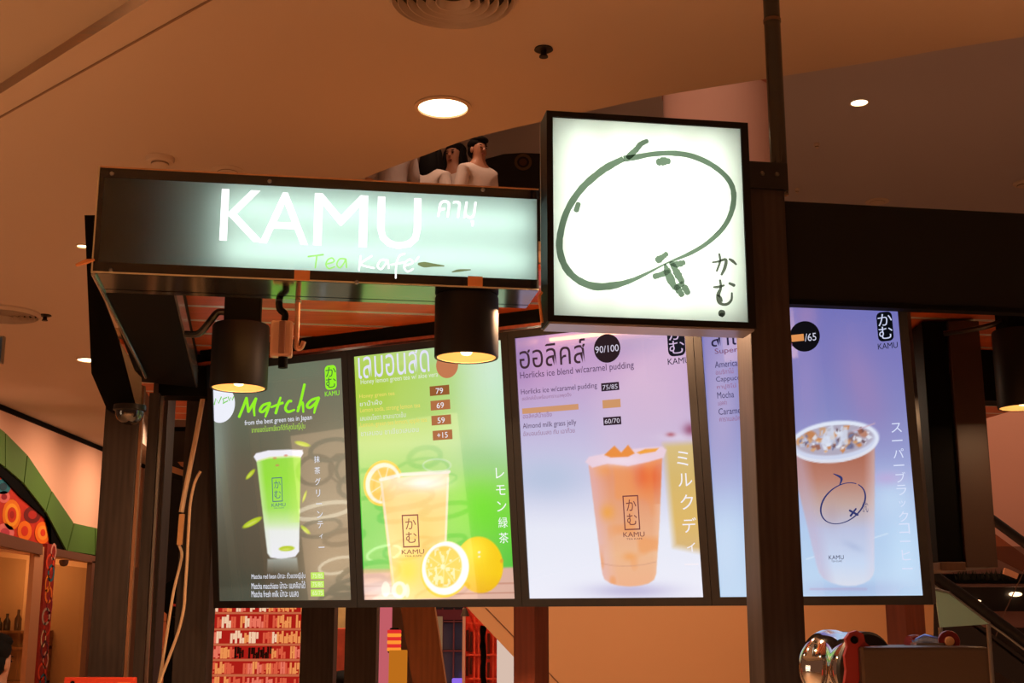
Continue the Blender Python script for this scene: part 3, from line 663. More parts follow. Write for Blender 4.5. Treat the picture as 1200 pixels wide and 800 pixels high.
mt = [[nw(285, 482, W), nw(318, 402, W), nw(346, 326, W)], [nw(346, 326, W), nw(362, 440, W)], [nw(362, 440, W), nw(425, 330, W)], [nw(425, 330, W), nw(408, 400, W), nw(412, 472, 12)],
      [nw(540, 368, W), nw(485, 385, W), nw(457, 428, W), nw(480, 440, W), nw(528, 395, W), nw(540, 368, W), nw(520, 430, W), nw(502, 482, 12)],
      [nw(628, 322, 13), nw(606, 390, W), nw(588, 452, W)], [nw(550, 402, 13), nw(645, 366, W)],
      [nw(716, 352, W), nw(694, 356, W), nw(668, 408, W), nw(690, 440, W), nw(742, 424, 13)],
      [nw(826, 214, W), nw(795, 350, W), nw(770, 436, W)], [nw(775, 405, W), nw(808, 362, W), nw(816, 442, 13)],
      [nw(945, 324, W), nw(885, 343, W), nw(847, 388, W), nw(870, 406, W), nw(918, 368, W), nw(945, 324, W), nw(918, 398, W), nw(906, 450, 12)]]
ribbon(mt, sxy, SN, .0009, 'lettering', ink(GR), t, fat=1.3)
WH = (236, 238, 250)
typ(t, 'from the best green tea in Japan', 287, 500, 366, 492.5, WH)
typ(t, 'จากยอดใบชาเขียวที่ดีที่สุดในญี่ปุ่น', 295, 509, 358, 500, (176, 226, 70))
seal(pic, 381.5, 457, 395, 428.5, GR, (70, 96, 62))
column(pic, '抹茶グリーンティー', [(371.5, 538), (372, 551), (372.5, 564), (373, 577.5), (374, 590), (375, 602.5), (375.5, 614.5), (376.5, 628), (377, 641)], .026, WH)
for y, tx, x1 in ((680, 'Matcha red bean มัทฉะ ถั่วแดงญี่ปุ่น', 358), (690, 'Matcha macchiato มัทฉะ แมคคิอาโต้', 358), (699.5, 'Matcha fresh milk มัทฉะ นมสด', 350)):
    typ(t, tx, 295, y, x1, y - 8.5, WH)
for y, tx in ((678.5, '75/85'), (688.5, '75/85'), (698.5, '65/75')):
    bx_ = rect(t, 364.5, y, 380, y - 8, (196, 236, 96)); typ(bx_, tx, 366.5, y - 1.4, 378.5, y - 6.6, (240, 250, 200))
cup_stamp(pic, 319.5, 588, 331.5, 559.5, (80, 110, 130))

# ---- menu 2: lemon tea
t, s0 = menu_box(1, 'bright green backlit menu board with lemons, second from the left')
A = Art(s0)
A.vgrad([(395, (178, 214, 190)), (440, (172, 214, 110)), (480, (170, 212, 110)), (520, (176, 220, 140)), (570, (120, 206, 70)), (620, (92, 210, 52)), (665, (70, 196, 60)), (668, (196, 150, 110)), (710, (214, 170, 150))])
A.blob(425, 450, 60, 60, (172, 206, 60), .9); A.blob(575, 440, 40, 70, (214, 240, 226), .95); A.blob(590, 490, 40, 60, (196, 238, 206), .8); A.blob(560, 545, 45, 28, (150, 200, 160), .8)
A.blob(560, 590, 40, 40, (110, 232, 40), .8); A.blob(440, 620, 30, 40, (70, 200, 80), .7); A.put(.25 * A.noise(6, 4), (206, 230, 150))
A.poly([(415, 672), (610, 664), (612, 712), (415, 712)], (222, 178, 160), 1, 3)
for y in (683, 694): A.line([(420, y + 4), (608, y)], 1.3, (176, 110, 90), .7)
A.blob(450, 690, 40, 10, (246, 226, 226), .7)
# lemon slice on the rim
A.ell(449, 566, 23, 27, (248, 206, 60), 1, 12); A.ell(449, 566, 20.5, 24, (250, 240, 214), 1, 12); A.ell(450, 567, 16.5, 20, (248, 200, 84), 1, 12)
for k in range(8):
    an = k * pi / 4 + .3; A.line([(450, 567), (450 + 16 * cos(an), 567 + 20 * sin(an))], 1.4, (252, 232, 190), .9)
cup = [(445, 562), (526, 553), (523, 640), (519, 700), (466, 703), (460, 690)]
m = A.poly_m(cup, 1.5)
A.shade(m * .96, grad_y(A, [(553, (250, 238, 214)), (566, (250, 226, 176)), (585, (250, 206, 120)), (640, (250, 214, 116)), (700, (250, 216, 120))]))
A.put(m * .5 * A.noise(9, 11), (252, 190, 90)); A.put(m * .35 * A.noise(7, 21), (255, 244, 214))
A.line([(446, 562), (470, 556), (526, 552.5)], 4, (250, 240, 230), .9); A.blob(497, 566, 26, 8, (255, 252, 244), .9)
A.ring(512, 545, 17, 8, 1.6, (196, 226, 190), .8); A.line([(447, 566), (462, 690)], 2.5, (254, 232, 214), .7); A.line([(525, 560), (522, 640)], 2.5, (254, 244, 226), .7)
A.blob(478, 668, 14, 18, (250, 218, 40), .9); 
# whole lemon, halved lemon
m = A.ell_m(562, 661.5, 27.5, 33, -8, 1.5); A.put(m, (250, 206, 10)); A.put(m * np.exp(-(((A.X - 556) / 16) ** 2 + ((A.Y - 645) / 18) ** 2)), (255, 232, 50)); A.put(m * np.clip((A.Y - 672) / 26, 0, 1) * .6, (228, 160, 10))
A.ell(588, 657, 2, 2.5, (230, 160, 40), .8); A.ell(561.5, 647, 1.6, 1.4, (255, 250, 214)); A.ell(561.5, 652, 1.4, 1.1, (255, 250, 214))
A.ell(521.5, 667, 28.5, 33, (250, 204, 20), 1, 10, 1.5); A.ell(522, 665.5, 27.5, 31.5, (252, 252, 250), 1, 10, 1.5); A.ell(520, 664, 21, 24.5, (250, 206, 70), 1, 8, 2)
rr = np.hypot((A.X - 520) / 21, (A.Y - 664) / 24.5); A.put((rr < .95) * .75 * (A.noise(60, 5) > .62), (254, 244, 206)); A.ell(519, 664, 2.6, 3, (255, 250, 230), .9)
for k in range(9):
    an = k * 2 * pi / 9 + .2; A.line([(520, 664), (520 + 20 * cos(an), 664 + 23 * sin(an))], 1.1, (254, 236, 176), .8)
A.ell(452, 690, 5, 9, (250, 244, 226), .9); A.ell(468, 691, 9, 10, (250, 246, 230), .9); A.ell(468, 691, 4, 6, (246, 220, 120), .7); A.ell(477, 692, 3, 8, (250, 244, 226), .8)
pic = A.build(t)
typ(t, 'เลมอนสด', 420.5, 444, 504, 417.5, (226, 226, 244)); typ(t, 'Honey lemon green tea w/ aloe vera', 423, 452, 514, 444.5, (226, 232, 214))
YL = (240, 220, 110); PW_ = (226, 230, 214)
for x1, yb, h, tx, c in ((463, 468, 6, 'Honey green tea', YL), (448, 476, 6, 'ชาน้ำผึ้ง', PW_), (493, 485, 7, 'Lemon soda, strong lemon tea', YL), (476, 493, 6.5, 'เลมอนโซดา ชามะนาวเข้ม', PW_), (501, 502, 7, 'Lemon, green tea lemon, apple tea', YL), (491, 511, 6.5, 'ชาเลมอน ชาเขียวเลมอน', PW_)):
    typ(t, tx, 421.5 + (yb - 468) * .04, yb, x1, yb - h, c)
for x, y, tx in ((504, 464, '79'), (505, 481, '69'), (506, 498.5, '59'), (507.5, 516, '+15')):
    bx_ = rect(t, x, y, x + 23, y - 11.3, (178, 112, 70) if tx != '79' else (150, 92, 50)); typ(bx_, tx, x + 7.0 - (2 if tx[0] == '+' else 0), y - 2.6, x + 15.5 + (2 if tx[0] == '+' else 0), y - 9.2, (240, 240, 246))
disc(t, 524, 428, 13, (196, 122, 82))
column(pic, 'レモン緑茶', [(586, 554), (587, 574), (588, 593), (589.5, 612), (590.5, 630)], .036, (250, 252, 248))
cup_stamp(pic, 472.5, 641.5, 492, 603, (160, 96, 80))

# ---- menu 3: malt drink
t, s0 = menu_box(2, 'lilac backlit menu board with an orange milk drink in a tall cup')
A = Art(s0)
A.vgrad([(375, (150, 132, 190)), (410, (176, 140, 196)), (450, (186, 160, 206)), (500, (190, 182, 220)), (560, (206, 208, 236)), (620, (232, 236, 250)), (702, (240, 242, 254))])
A.blob(640, 405, 30, 60, (204, 150, 196), .7, 1, 30); A.blob(612, 405, 14, 40, (140, 116, 176), .7); A.blob(745, 400, 45, 22, (136, 134, 190), .8); A.blob(760, 470, 50, 60, (200, 172, 206), .6)
A.blob(640, 560, 50, 26, (178, 196, 224), .8); A.blob(800, 420, 16, 60, (190, 160, 206), .6); A.put(A.poly_m([(700, 470), (770, 390), (812, 380), (815, 520), (700, 560)], 30) * .35, (214, 190, 220))
A.blob(740, 692, 50, 9, (190, 186, 222), .9)
# second cup, out of focus
m = A.poly_m([(778, 520), (830, 516), (830, 648), (790, 640)], 9); A.shade(m * .9, grad_y(A, [(515, (214, 190, 120)), (560, (214, 180, 96)), (610, (222, 180, 90)), (645, (214, 176, 110))]))
A.blob(800, 512, 26, 5, (216, 206, 230), .9); A.blob(809, 503, 8, 7, (140, 70, 110), .9); A.blob(786, 509, 5, 2.5, (170, 90, 110), .9)
body = [(690, 545), (776, 536), (773, 610), (769, 672), (766.5, 679), (760, 683.5), (750, 686), (738, 687), (725, 686), (715, 683), (708.5, 678.5), (706, 672)]
m = A.poly_m(body, 1.6)
A.shade(m, grad_y(A, [(535, (226, 160, 140)), (560, (226, 150, 116)), (600, (230, 164, 126)), (650, (238, 186, 146)), (686, (240, 180, 142))]))
A.put(m * np.exp(-(((A.X - 760) / 18) ** 2 + ((A.Y - 558) / 22) ** 2)) * .95, (232, 100, 50)); A.put(m * np.exp(-(((A.X - 704) / 12) ** 2 + ((A.Y - 550) / 9) ** 2)) * .8, (240, 150, 70))
A.put(m * np.clip((712 - A.X + (A.Y - 545) * .1) / 18, 0, 1) * .5, (226, 190, 214)); A.put(m * np.clip((A.X - 764) / 10, 0, 1) * (A.Y > 590) * .4, (250, 214, 190))
A.put(m * np.clip((A.noise(16, 6) - .6) * 2, 0, .5), (240, 150, 80)); A.blob(712, 600, 8, 9, (240, 164, 70), .8); A.blob(738, 652, 8, 5, (240, 160, 90), .7)
A.poly([(686, 541), (690, 535), (716, 530), (748, 525), (776, 523), (781, 527), (778, 536), (760, 541), (736, 546), (712, 543), (694, 548)], (232, 206, 222), 1, 2); A.blob(728, 540, 24, 6, (240, 222, 236), .8)
A.poly([(708, 533), (720, 522), (728, 530), (736, 521), (744, 531), (736, 535), (716, 536)], (232, 140, 60), 1, 1.5); A.poly([(746, 530), (756, 526), (772, 525), (768, 529), (750, 532)], (240, 160, 60), 1, 1.5)
A.line([(705, 660), (718, 662.5), (735, 663.2), (754, 661.5), (769, 658)], 1.0, (206, 150, 126), .6)
pic = A.build(t)
DK = (66, 44, 52)
typ(t, 'ฮอลิคส์', 609.5, 432.5, 687.5, 404.5, DK); bx_ = disc(t, 711.5, 408, 15.7, (44, 30, 34)); typ(bx_, '90/100', 698, 414, 725.5, 406, (214, 206, 226))
typ(t, 'Horlicks ice blend w/caramel pudding', 610, 446, 744, 436, (84, 56, 88)); typ(t, 'Horlicks ice w/caramel pudding', 611, 464, 700.5, 456, (84, 60, 90))
BR = (150, 110, 140)
typ(t, 'ฮอลิคส์เย็นพร้อมคาราเมลพุดดิ้ง', 612, 470.5, 670, 464.5, BR); typ(t, 'ฮอลิคส์น้ำแข็ง', 613, 490.5, 647, 484.5, BR)
typ(t, 'Almond milk grass jelly', 613, 504, 676, 496, (84, 60, 90)); typ(t, 'อัลมอนด์นมสด กับ เฉาก๊วย', 613.5, 511, 674, 505, BR)
bx_ = rect(t, 705, 458.5, 726, 449, (50, 34, 44)); typ(bx_, '75/85', 706.5, 456.7, 724, 451.2, (206, 196, 214))
rect(t, 706.5, 478.5, 727.7, 468.8, (206, 150, 104)); rect(t, 612.3, 485, 678.5, 478.5, (206, 150, 110), name='tape_strip')
bx_ = rect(t, 707.5, 498.5, 728.4, 489, (50, 34, 44)); typ(bx_, '60/70', 709, 496.5, 726.5, 491, (220, 210, 226))
seal(pic, 783.5, 418, 804, 382, (28, 26, 34), (206, 180, 214))
column(pic, 'ミルクディー', [(800, 537), (803, 562), (805, 588), (808, 615), (810, 641), (810.5, 661)], .047, (246, 240, 246))
cup_stamp(pic, 732, 621, 750.5, 580.5, (120, 66, 66))

# ---- menu 4: black coffee
t, s0 = menu_box(3, 'blue-violet backlit menu board with an iced coffee cup, rightmost of the row')
A = Art(s0)
A.vgrad([(340, (110, 112, 186)), (420, (122, 122, 190)), (480, (132, 136, 196)), (560, (160, 172, 220)), (620, (178, 206, 240)), (700, (190, 220, 246))])
A.blob(846, 470, 20, 90, (176, 166, 210), .8); A.blob(1010, 450, 24, 60, (150, 130, 186), .8, 1, -20); A.blob(945, 370, 14, 20, (150, 124, 180), .7); A.blob(850, 640, 26, 60, (206, 226, 250), .8)
A.blob(1045, 585, 30, 30, (200, 226, 250), .7); A.blob(1040, 560, 18, 8, (190, 170, 220), .7); A.blob(945, 450, 14, 60, (150, 136, 196), .5); A.blob(1060, 650, 20, 50, (200, 230, 255), .7)
A.blob(1000, 690, 60, 10, (170, 190, 230), .8); A.line([(945, 655), (1040, 625)], 1.5, (226, 240, 255), .6)
body = [(926, 532), (1025, 522), (1024.5, 668), (1023, 674), (1019, 679.5), (1012, 683.5), (1003, 686), (994, 686.5), (984, 685.5), (974, 682.5), (965, 677.5), (960, 671), (957, 662)]
m = A.poly_m(body, 1.8)
A.shade(m * .95, grad_y(A, [(525, (170, 96, 70)), (560, (186, 124, 104)), (590, (196, 166, 156)), (620, (190, 196, 226)), (660, (204, 220, 246)), (686, (222, 226, 240))]))
A.put(m * np.clip((A.X - 1012) / 12, 0, 1) * .5, (222, 214, 230)); A.put(m * np.clip((952 - A.X + (A.Y - 540) * .2) / 14, 0, 1) * .5, (190, 176, 206)); A.blob(975, 600, 9, 16, (176, 150, 160), .35); A.blob(1000, 640, 12, 4, (160, 176, 214), .4, 1, 25)
A.ell(978, 516, 52, 23, (206, 214, 238), 1, -6, 2); A.ell(978, 515, 46, 18, (176, 170, 190), 1, -6, 2)
for x, y, r, c in ((950, 510, 9, (196, 120, 60)), (938, 518, 7, (206, 140, 90)), (965, 504, 6, (206, 150, 100)), (968, 517, 9, (214, 222, 240)), (982, 508, 7, (226, 232, 246)), (978, 518, 6, (120, 130, 170)), (1000, 512, 9, (130, 90, 86)), (1012, 508, 7, (186, 120, 90)), (996, 522, 6, (90, 86, 120)), (1006, 520, 5, (200, 140, 100)), (988, 516, 5, (196, 206, 230)), (957, 522, 6, (160, 170, 206))):
    A.ell(x, y, r * .8, r * .6, c, .8, 20, 3)
ri = random.Random(2); pal_ = [(206, 130, 70), (226, 234, 248), (110, 120, 160), (150, 90, 70), (236, 240, 250), (190, 200, 226), (96, 70, 80), (214, 160, 110)]
for k in range(70):
    an, rad = ri.uniform(0, 2 * pi), sqrt(ri.random()); x, y = 978 + cos(an) * rad * 42, 514 + sin(an) * rad * 14 - cos(an) * rad * 4
    w_, h_, ro = ri.uniform(1.5, 5), ri.uniform(1.2, 4), ri.uniform(0, pi)
    A.poly([(x + (dx * w_) * cos(ro) - (dy * h_) * sin(ro), y + (dx * w_) * sin(ro) + (dy * h_) * cos(ro)) for dx, dy in ((-1, -.6), (.3, -1), (1, .2), (.1, 1))], pal_[ri.randrange(8)], .85, 1.4)
for q_ in ([(962, 520), (968, 502), (976, 497), (980, 520)], [(982, 522), (986, 500), (993, 500), (994, 521)]): A.poly(q_, (214, 222, 240), .75, 2)
A.ring(978, 518, 52, 24, 4, (226, 234, 250), .9, -6); A.line([(1000, 505), (1025, 496)], 1.6, (200, 170, 190), .8); A.line([(950, 690), (1015, 690)], 3, (180, 160, 200), .4)
pic = A.build(t)
DK = (40, 34, 60)
typ(t, 'สาเกะ', 834, 406.5, 886, 391, DK); typ(t, 'Super Black Coffee', 838, 416.5, 930, 408.5, (120, 70, 100))
for y, e, th, x1 in ((431, 'Americano', 'อเมริกาโน่', 873), (449, 'Cappuccino', 'คาปูชิโน่', 878), (467, 'Mocha', 'มอคค่า', 860.5), (486, 'Caramel Macchiato', 'คาราเมลมัคคิอาโต้', 908)):
    typ(t, e, 838 + (y - 431) * .08, y, x1, y - 7.5, (66, 56, 96)); typ(t, th, 839 + (y - 431) * .08, y + 8, 838 + (x1 - 838) * .62, y + 1.5, (150, 96, 130))
bx_ = disc(t, 943, 394, 18, (16, 14, 18)); typ(bx_, '/65', 943.5, 400, 957, 391, (206, 206, 226)); rect(t, 928, 400.5, 942.5, 392.5, (222, 146, 84), .0012, name='tape_strip')
seal(pic, 1029.5, 400.5, 1048, 366, (10, 12, 18), (200, 206, 236))
column(pic, 'スーパーブラックコーヒー', [(1050.5, 501), (1051.5, 516), (1053, 531), (1053.5, 545), (1055.5, 559), (1056.5, 574), (1057.5, 590), (1059, 605), (1060, 619), (1061, 634), (1062, 650), (1063.5, 666)], .030, (218, 226, 250))
th = np.linspace(-.3, 2 * pi - .45, 26)
cupm = [[(988 + 29 * cos(a) * cos(-.66) - 20.5 * sin(a) * sin(-.66), 589.5 + 29 * cos(a) * sin(-.66) + 20.5 * sin(a) * cos(-.66), 1.5 + .5 * sin(a * 2)) for a in th],
        [(977, 555, 1), (986, 560, 3), (984, 568, 1)], [(996, 598, 2.5), (1005, 603, 2.5)], [(1003, 596, 2), (997, 604, 2.5)]]
ribbon(cupm, sxy, SN, .0007, 'fruit_outline', ink((50, 56, 110)), pic)
typ(t, 'かむ', 1011, 600, 1018, 588, (50, 56, 110)); typ(t, 'KAMU', 971.5, 655.5, 989, 650.5, (60, 60, 90)); typ(t, 'TEA KAFE', 974.5, 658.5, 987, 656.5, (60, 60, 90))

# rail above the menu boards and its brackets
rl = thing('menu_rail', S(-1.32, PH + .06, -.02), 'black rail running along the top of the four menu boards', 'rail')
mb = MB(); hexS(mb, -2.66, .02, PH + .045, PH + .095, -.045, -.005); mb.build('beam', M_BLACK, rl)
mb = MB(); hexS(mb, -2.66, .02, PH + .034, PH + .0445, -.045, .012); mb.build('wood_lip', M_POST_RED, rl)

# ================================================================== KIOSK FITTINGS
def spot(c, r, h, label, power=9):
    """black cylinder downlight, open below; c = centre of its lower rim"""
    t = thing('spotlight', c, label, 'spotlight', 'black cylinder spotlights under the canopy')
    MB().lathe(c, [(.0005, h), (r * .96, h), (r, h - .006), (r, .004), (r * .985, 0), (r * .93, 0), (r * .915, .002)], seg=48).build('housing', plain('spot_black', (15, 14, 14), .5, spec=.25), t, True)
    MB().lathe(c, [(r * .912, .002), (r * .90, .02), (r * .80, .045), (r * .5, .062), (r * .3, .066)], seg=40).build('reflector', plain('spot_reflector', (240, 206, 160), .5), t, True)
    MB().lathe(c, [(.0005, .007), (r * .14, .010), (r * .24, .024), (r * .28, .064)], seg=28).build('bulb', glow('spot_bulb', (255, 206, 140), 9.0), t, True)
    area_lamp('spot_lamp', (c[0], c[1], c[2] + .004), r * .5, power, (1.0, .58, .30))
    return t
a, z = fpx(546.5, 419.5, .125); c = F(a, .125, z)
spot(c, .0885, ZB - z - .001, 'black cylinder spotlight hanging in front of the lemon menu, lamp glowing')
a, z = fpx(279.5, 455, .70); c1 = F(a, .70, z)
h1 = fpx(279, 381, .70)[1] - z
t = spot(c1, .0885, h1, 'black cylinder spotlight in front of the Matcha menu, with a box bracket and lead')
a2, zt = fpx(285, 366, .70)
fbox(MB(), a2 - .056, a2 + .056, .655, .745, z + h1 + .001, zS - .001, .003).build('mounting_box', M_BLACK, t)
p = [F(*q) for q in ((a2 - .05, .70, fpx(262, 366, .7)[1]), (fpx(255, 366, .7)[0], .7, fpx(255, 366, .7)[1]), (fpx(245, 378, .7)[0], .7, fpx(245, 378, .7)[1]), (fpx(232, 389, .7)[0], .72, fpx(232, 389, .7)[1]), (fpx(216, 388, .7)[0], .74, fpx(216, 388, .7)[1]))]
MB().tube(smooth_path(p, 6), .011, 8).build('lead', plain('black_lead', (12, 12, 12), .35), t, True)
a, z = fpx(1199, 478, .45); h3 = fpx(1199, 388, .45)[1] - z
t = spot(F(a, .45, z), .078, h3, 'black cylinder spotlight at the right edge under the dark fascia', power=1.5)
fbox(MB(), a - .05, a + .05, .41, .49, z + h3 + .001, zS - .001, .003).build('mounting_box', M_BLACK, t)
MB().tube(smooth_path([F(a - .05, .45, z + h3 + .03), F(a - .11, .47, z + h3 + .012), F(a - .2, .55, z + h3 + .006)], 6), .009, 8).build('lead', MATS['black_lead'], t, True)

# small clear-cased device hanging behind the sign box
B = .275
def pf(x, y, b=B): q = fpx(x, y, b); return F(q[0], b, q[1])
dv = thing('sensor_unit', pf(331, 430), 'small pinkish plastic unit on two pipes hanging behind the sign box', 'sensor', None)
M_PINK = plain('pinkish_plastic', (176, 138, 118), .3, spec=.6)
a0, z0 = fpx(316, 418, B); a1, z1 = fpx(344, 377, B)
fbox(MB(), a0, a1, B - .02, B + .02, z0, z1, .008).build('case', M_PINK, dv)
fbox(MB(), (a0 + a1) / 2 - .008, (a0 + a1) / 2 + .010, B - .027, B - .0205, z0 + .006, z1 - .003, .003).build('front_rib', plain('dull_rose', (126, 88, 74), .4), dv)
MB().tube([pf(331.5, 418.5), pf(331.5, 431)], .0135, 16).build('nozzle', M_BLACK, dv, True)
MB().tube(smooth_path([pf(327, 352), pf(328, 362), pf(334, 368), pf(333, 377)], 4), .010, 10).build('inlet_elbow', M_BLACK, dv, True)
MB().tube([pf(349, 352), pf(348.5, 372), pf(347.5, 402)], .0075, 10).build('pipe', plain('copper_pipe', (176, 128, 104), .3, metal=.4), dv, True)
MB().tube(smooth_path([pf(347.5, 402), pf(348, 408), pf(353, 407), pf(356, 400)], 4), .007, 8).build('pipe_hook', MATS['copper_pipe'], dv, True)
fbox(MB(), a0 + .01, a1 + .02, B - .037, B + .012, ZB + .001, ZB + .01).build('mounting_plate', M_STEEL, dv)

# ---------- left side: post with jambs, black side panel, dome camera
lpb = 1.47
lp = thing('kiosk_post', F(-1.87, lpb + .06, 0), 'dark wooden post at the far left, below the dome camera', 'post')
fbox(MB(), -1.932, -1.812, lpb, lpb + .12, 0, ZB - .031, .004).build('timber', M_POST, lp)
fbox(MB(), -1.811, -1.800, lpb + .01, lpb + .05, 0, ZB - .04).build('edge_strip', plain('dull_brass', (150, 110, 84), .35, metal=.5), lp)
fbox(MB(), -1.799, -1.762, lpb + .16, lpb + .24, 0, ZB - .04).build('inner_jamb', M_POST, lp)
fbox(MB(), -1.758, -1.748, lpb + .17, lpb + .2, 0, ZB - .05).build('metal_channel', M_STEEL, lp)
gp = thing('glass_door_edge', F(-1.74, lpb + .3, 1.0), 'thin glass leaf edge beside the left post, coloured with a blue reflection', 'glass panel')
mb = MB(); q = [at_y(170, 600, 4.95), at_y(172.5, 600, 4.95), at_y(167, 684, 4.95), at_y(164, 684, 4.95)]
mb.prism(q, (0, .02, 0)).build('pane_edge', plain('blue_reflection_edge', (150, 190, 215), .1, spec=.8), gp)  # blue reflection on the strip is put into its colour
ex = at_y(168, 640, 4.97)[0]; mb = MB(); q = [(ex - .004, 4.97, 2.3), (ex + .004, 4.97, 2.3), (ex + .004, 4.97, 0), (ex - .004, 4.97, 0)]
mb.prism(q, (0, .02, 0)).build('edge_channel', M_STEEL, gp)
dp = thing('door_jamb_post', at_y(183, 900, 5.3) * [1, 1, 0], 'second dark wooden post just right of the far left post', 'post')
jx0, jx1 = at_y(171, 600, 5.25)[0], at_y(190, 600, 5.25)[0]
MB().bbox(jx0, jx1, 5.25, 5.37, 0, 2.64, None, .004).build('timber', M_POST, dp)
# black side panel
sp = thing('side_panel', F(-1.95, 1.42, 2.3), 'black angular side panel behind the left end of the green-lit sign', 'panel')
b = 1.40; fp = lambda x, y, b=b: F(fpx(x, y, b)[0], b, fpx(x, y, b)[1])
MB().prism([fp(99, 252), fp(107, 437), fp(125, 479), fp(149, 490), fp(166, 488), fp(157, 446), fp(119, 345), fp(118, 252)], FB * .05).build('panel_board', M_BLACK, sp)
MB().prism([F(*(list(fpx(140, 400, b)[:1]) + [b - .004, fpx(140, 400, b)[1]])), fp(160, 478, b - .004), fp(166, 478, b - .004), fp(166, 440, b - .004)], FB * .003).build('glass_fin', glass('dark_green_glass', (120, 150, 130), .35), sp)
dc = thing('dome_camera', fp(152, 500), 'black glossy dome camera at the head of the far left post', 'security camera')
c = fp(152, 482, 1.36)
MB().lathe(c, [(.0005, .022), (.056, .022), (.058, .004), (.052, 0)], seg=32).build('base_ring', M_BLKMETAL, dc, True)
MB().lathe(c, [(.050, .002), (.049, -.014), (.042, -.030), (.028, -.042), (.012, -.048), (.0005, -.049)], seg=32).build('dome', plain('dome_gloss', (6, 7, 7), .04, coat=1.0, spec=.8), dc, True)

# ---------- posts behind and under the menus
def upright(x0, x1, y, Y, label, mat=M_POST, depth=.12, ztop=2.64, x0b=None, x1b=None, yb=None, rot=0.0):
    """a post from the floor up; x0,x1 at picture row y fix where it stands at distance Y"""
    A_, B_ = at_y(x0, y, Y)[0], at_y(x1, y, Y)[0]; cx = (A_ + B_) / 2; w = B_ - A_
    t = thing('kiosk_post', (cx, Y + depth / 2, 0), label, 'post')
    fr = lambda a, b, z: np.array([cx + a * cos(rot) - b * sin(rot), Y + depth / 2 + a * sin(rot) + b * cos(rot), z])
    MB().bbox(-w / 2, w / 2, -depth / 2, depth / 2, 0, ztop, fr, .004).build('timber', mat, t)
    return t
upright(204, 243, 740, 5.06, 'dark wooden post at the left end of the menu boards, beside the cables', ztop=2.62)
upright(352, 391, 750, 5.35, 'dark wooden post under the Matcha menu, right of the red letter wall', ztop=2.0)
upright(404, 441, 750, 5.2, 'brown wooden post under the gap between Matcha and lemon menus', ztop=2.0)
M_OAK = wood('warm_oak', (98, 54, 26), (160, 96, 52), .45)
t = thing('raking_post', (at_y(500, 760, 5.1)[0], 5.15, 0), 'leaning brown wooden strut under the lemon menu', 'post')
tp = [at_y(466, 690, 5.1), at_y(506, 690, 5.1)]; bp = [at_y(483.5, 800, 5.1), at_y(522, 800, 5.1)]
k = bp[0][2] / (tp[0][2] - bp[0][2]); ft = [bp[0] + (bp[0] - tp[0]) * k, bp[1] + (bp[1] - tp[1]) * k]; ft[0][2] = ft[1][2] = 0
MB().prism([tp[0], tp[1], ft[1], ft[0]], (0, .1, 0)).build('timber', M_OAK, t)
E5 = thing('kiosk_post', (at_y(622, 750, 4.75)[0], 4.8, 0), 'square post with a lit red-brown side under the lilac menu', 'post')
q = [at_y(602, 750, 4.72), at_y(626.5, 750, 4.66), at_y(643, 750, 4.74), at_y(620, 750, 4.84)]
MB().prism([np.array([p_[0], p_[1], 0]) for p_ in q], (0, 0, 2.0)).build('timber', M_POST_RED, E5)
E6 = thing('kiosk_post', (at_y(1062, 750, 4.3)[0], 4.36, 0), 'square reddish post under the right corner of the rightmost menu', 'post')
q = [at_y(1040, 750, 4.3), at_y(1063, 750, 4.24), at_y(1085.5, 750, 4.32), at_y(1062, 750, 4.42)]
MB().prism([np.array([p_[0], p_[1], 0]) for p_ in q], (0, 0, 1.95)).build('timber', M_POST_RED, E6)

# ---------- black cabinet, bracket and cables between the left posts
cb = thing('black_cabinet', at_y(211, 697, 5.9), 'black flat monitor hung between the two left posts behind the cables', 'monitor')
p_ = [at_y(186, 500, 5.9), at_y(240, 500, 5.9), at_y(240, 698, 5.9), at_y(182, 698, 5.9)]
MB().prism(p_, (0, .08, 0)).build('housing', M_BLACK, cb)
MB().prism([at_y(188, 505, 5.895), at_y(236, 505, 5.895), at_y(236, 690, 5.895), at_y(186, 690, 5.895)], (0, .004, 0)).build('screen', plain('dead_screen', (4, 4, 5), .15), cb)
MB().lathe(at_y(210, 700, 5.88), [(.0005, -.02), (.085, -.02), (.088, -.01), (.088, .03)], axis=(0, 1, 0), seg=32).build('speaker_cone', M_BLACK, cb, True)
MB().prism([at_y(203, 707, 5.855), at_y(209, 708, 5.855), at_y(209, 711, 5.855), at_y(203, 710, 5.855)], (0, .003, 0)).build('red_badge', plain('red_badge', (200, 50, 40), .5), cb)
xq = at_y(200, 690, 5.95)[0]; MB().box(xq - .02, xq + .02, 5.985, 6.02, 0, at_y(200, 600, 5.95)[2]).build('stand_pole', M_BLACK, cb)
br = thing('bracket_arm', at_y(206, 556, 5.6), 'pale wooden bracket arm in front of the black monitor', 'bracket')
MB().prism([at_y(190, 542, 5.5), at_y(222, 553, 5.5), at_y(222, 560, 5.5), at_y(190, 549, 5.5)], (0, .06, 0)).build('arm', plain('pale_wood', (196, 140, 96), .6), br)
MB().prism([at_y(208, 541, 5.55), at_y(222, 541, 5.55), at_y(222, 546, 5.55), at_y(212, 546, 5.55)], (0, .3, 0)).build('support_plate', MATS['pale_wood'], br)
MB().box(at_y(190, 545, 5.58)[0], at_y(222, 545, 5.58)[0], 5.57, 5.889, at_y(200, 550, 5.58)[2] - .015, at_y(200, 550, 5.58)[2] + .005).build('back_stay', M_BLACK, br)
cbl = lambda pts, Y: [at_y(x, y, Y) for x, y in pts]
k1 = thing('power_cable', at_y(180, 800, 4.98), 'cream cable with a flat inline adapter hanging from the canopy, left one', 'cable', 'cream cables at the left post')
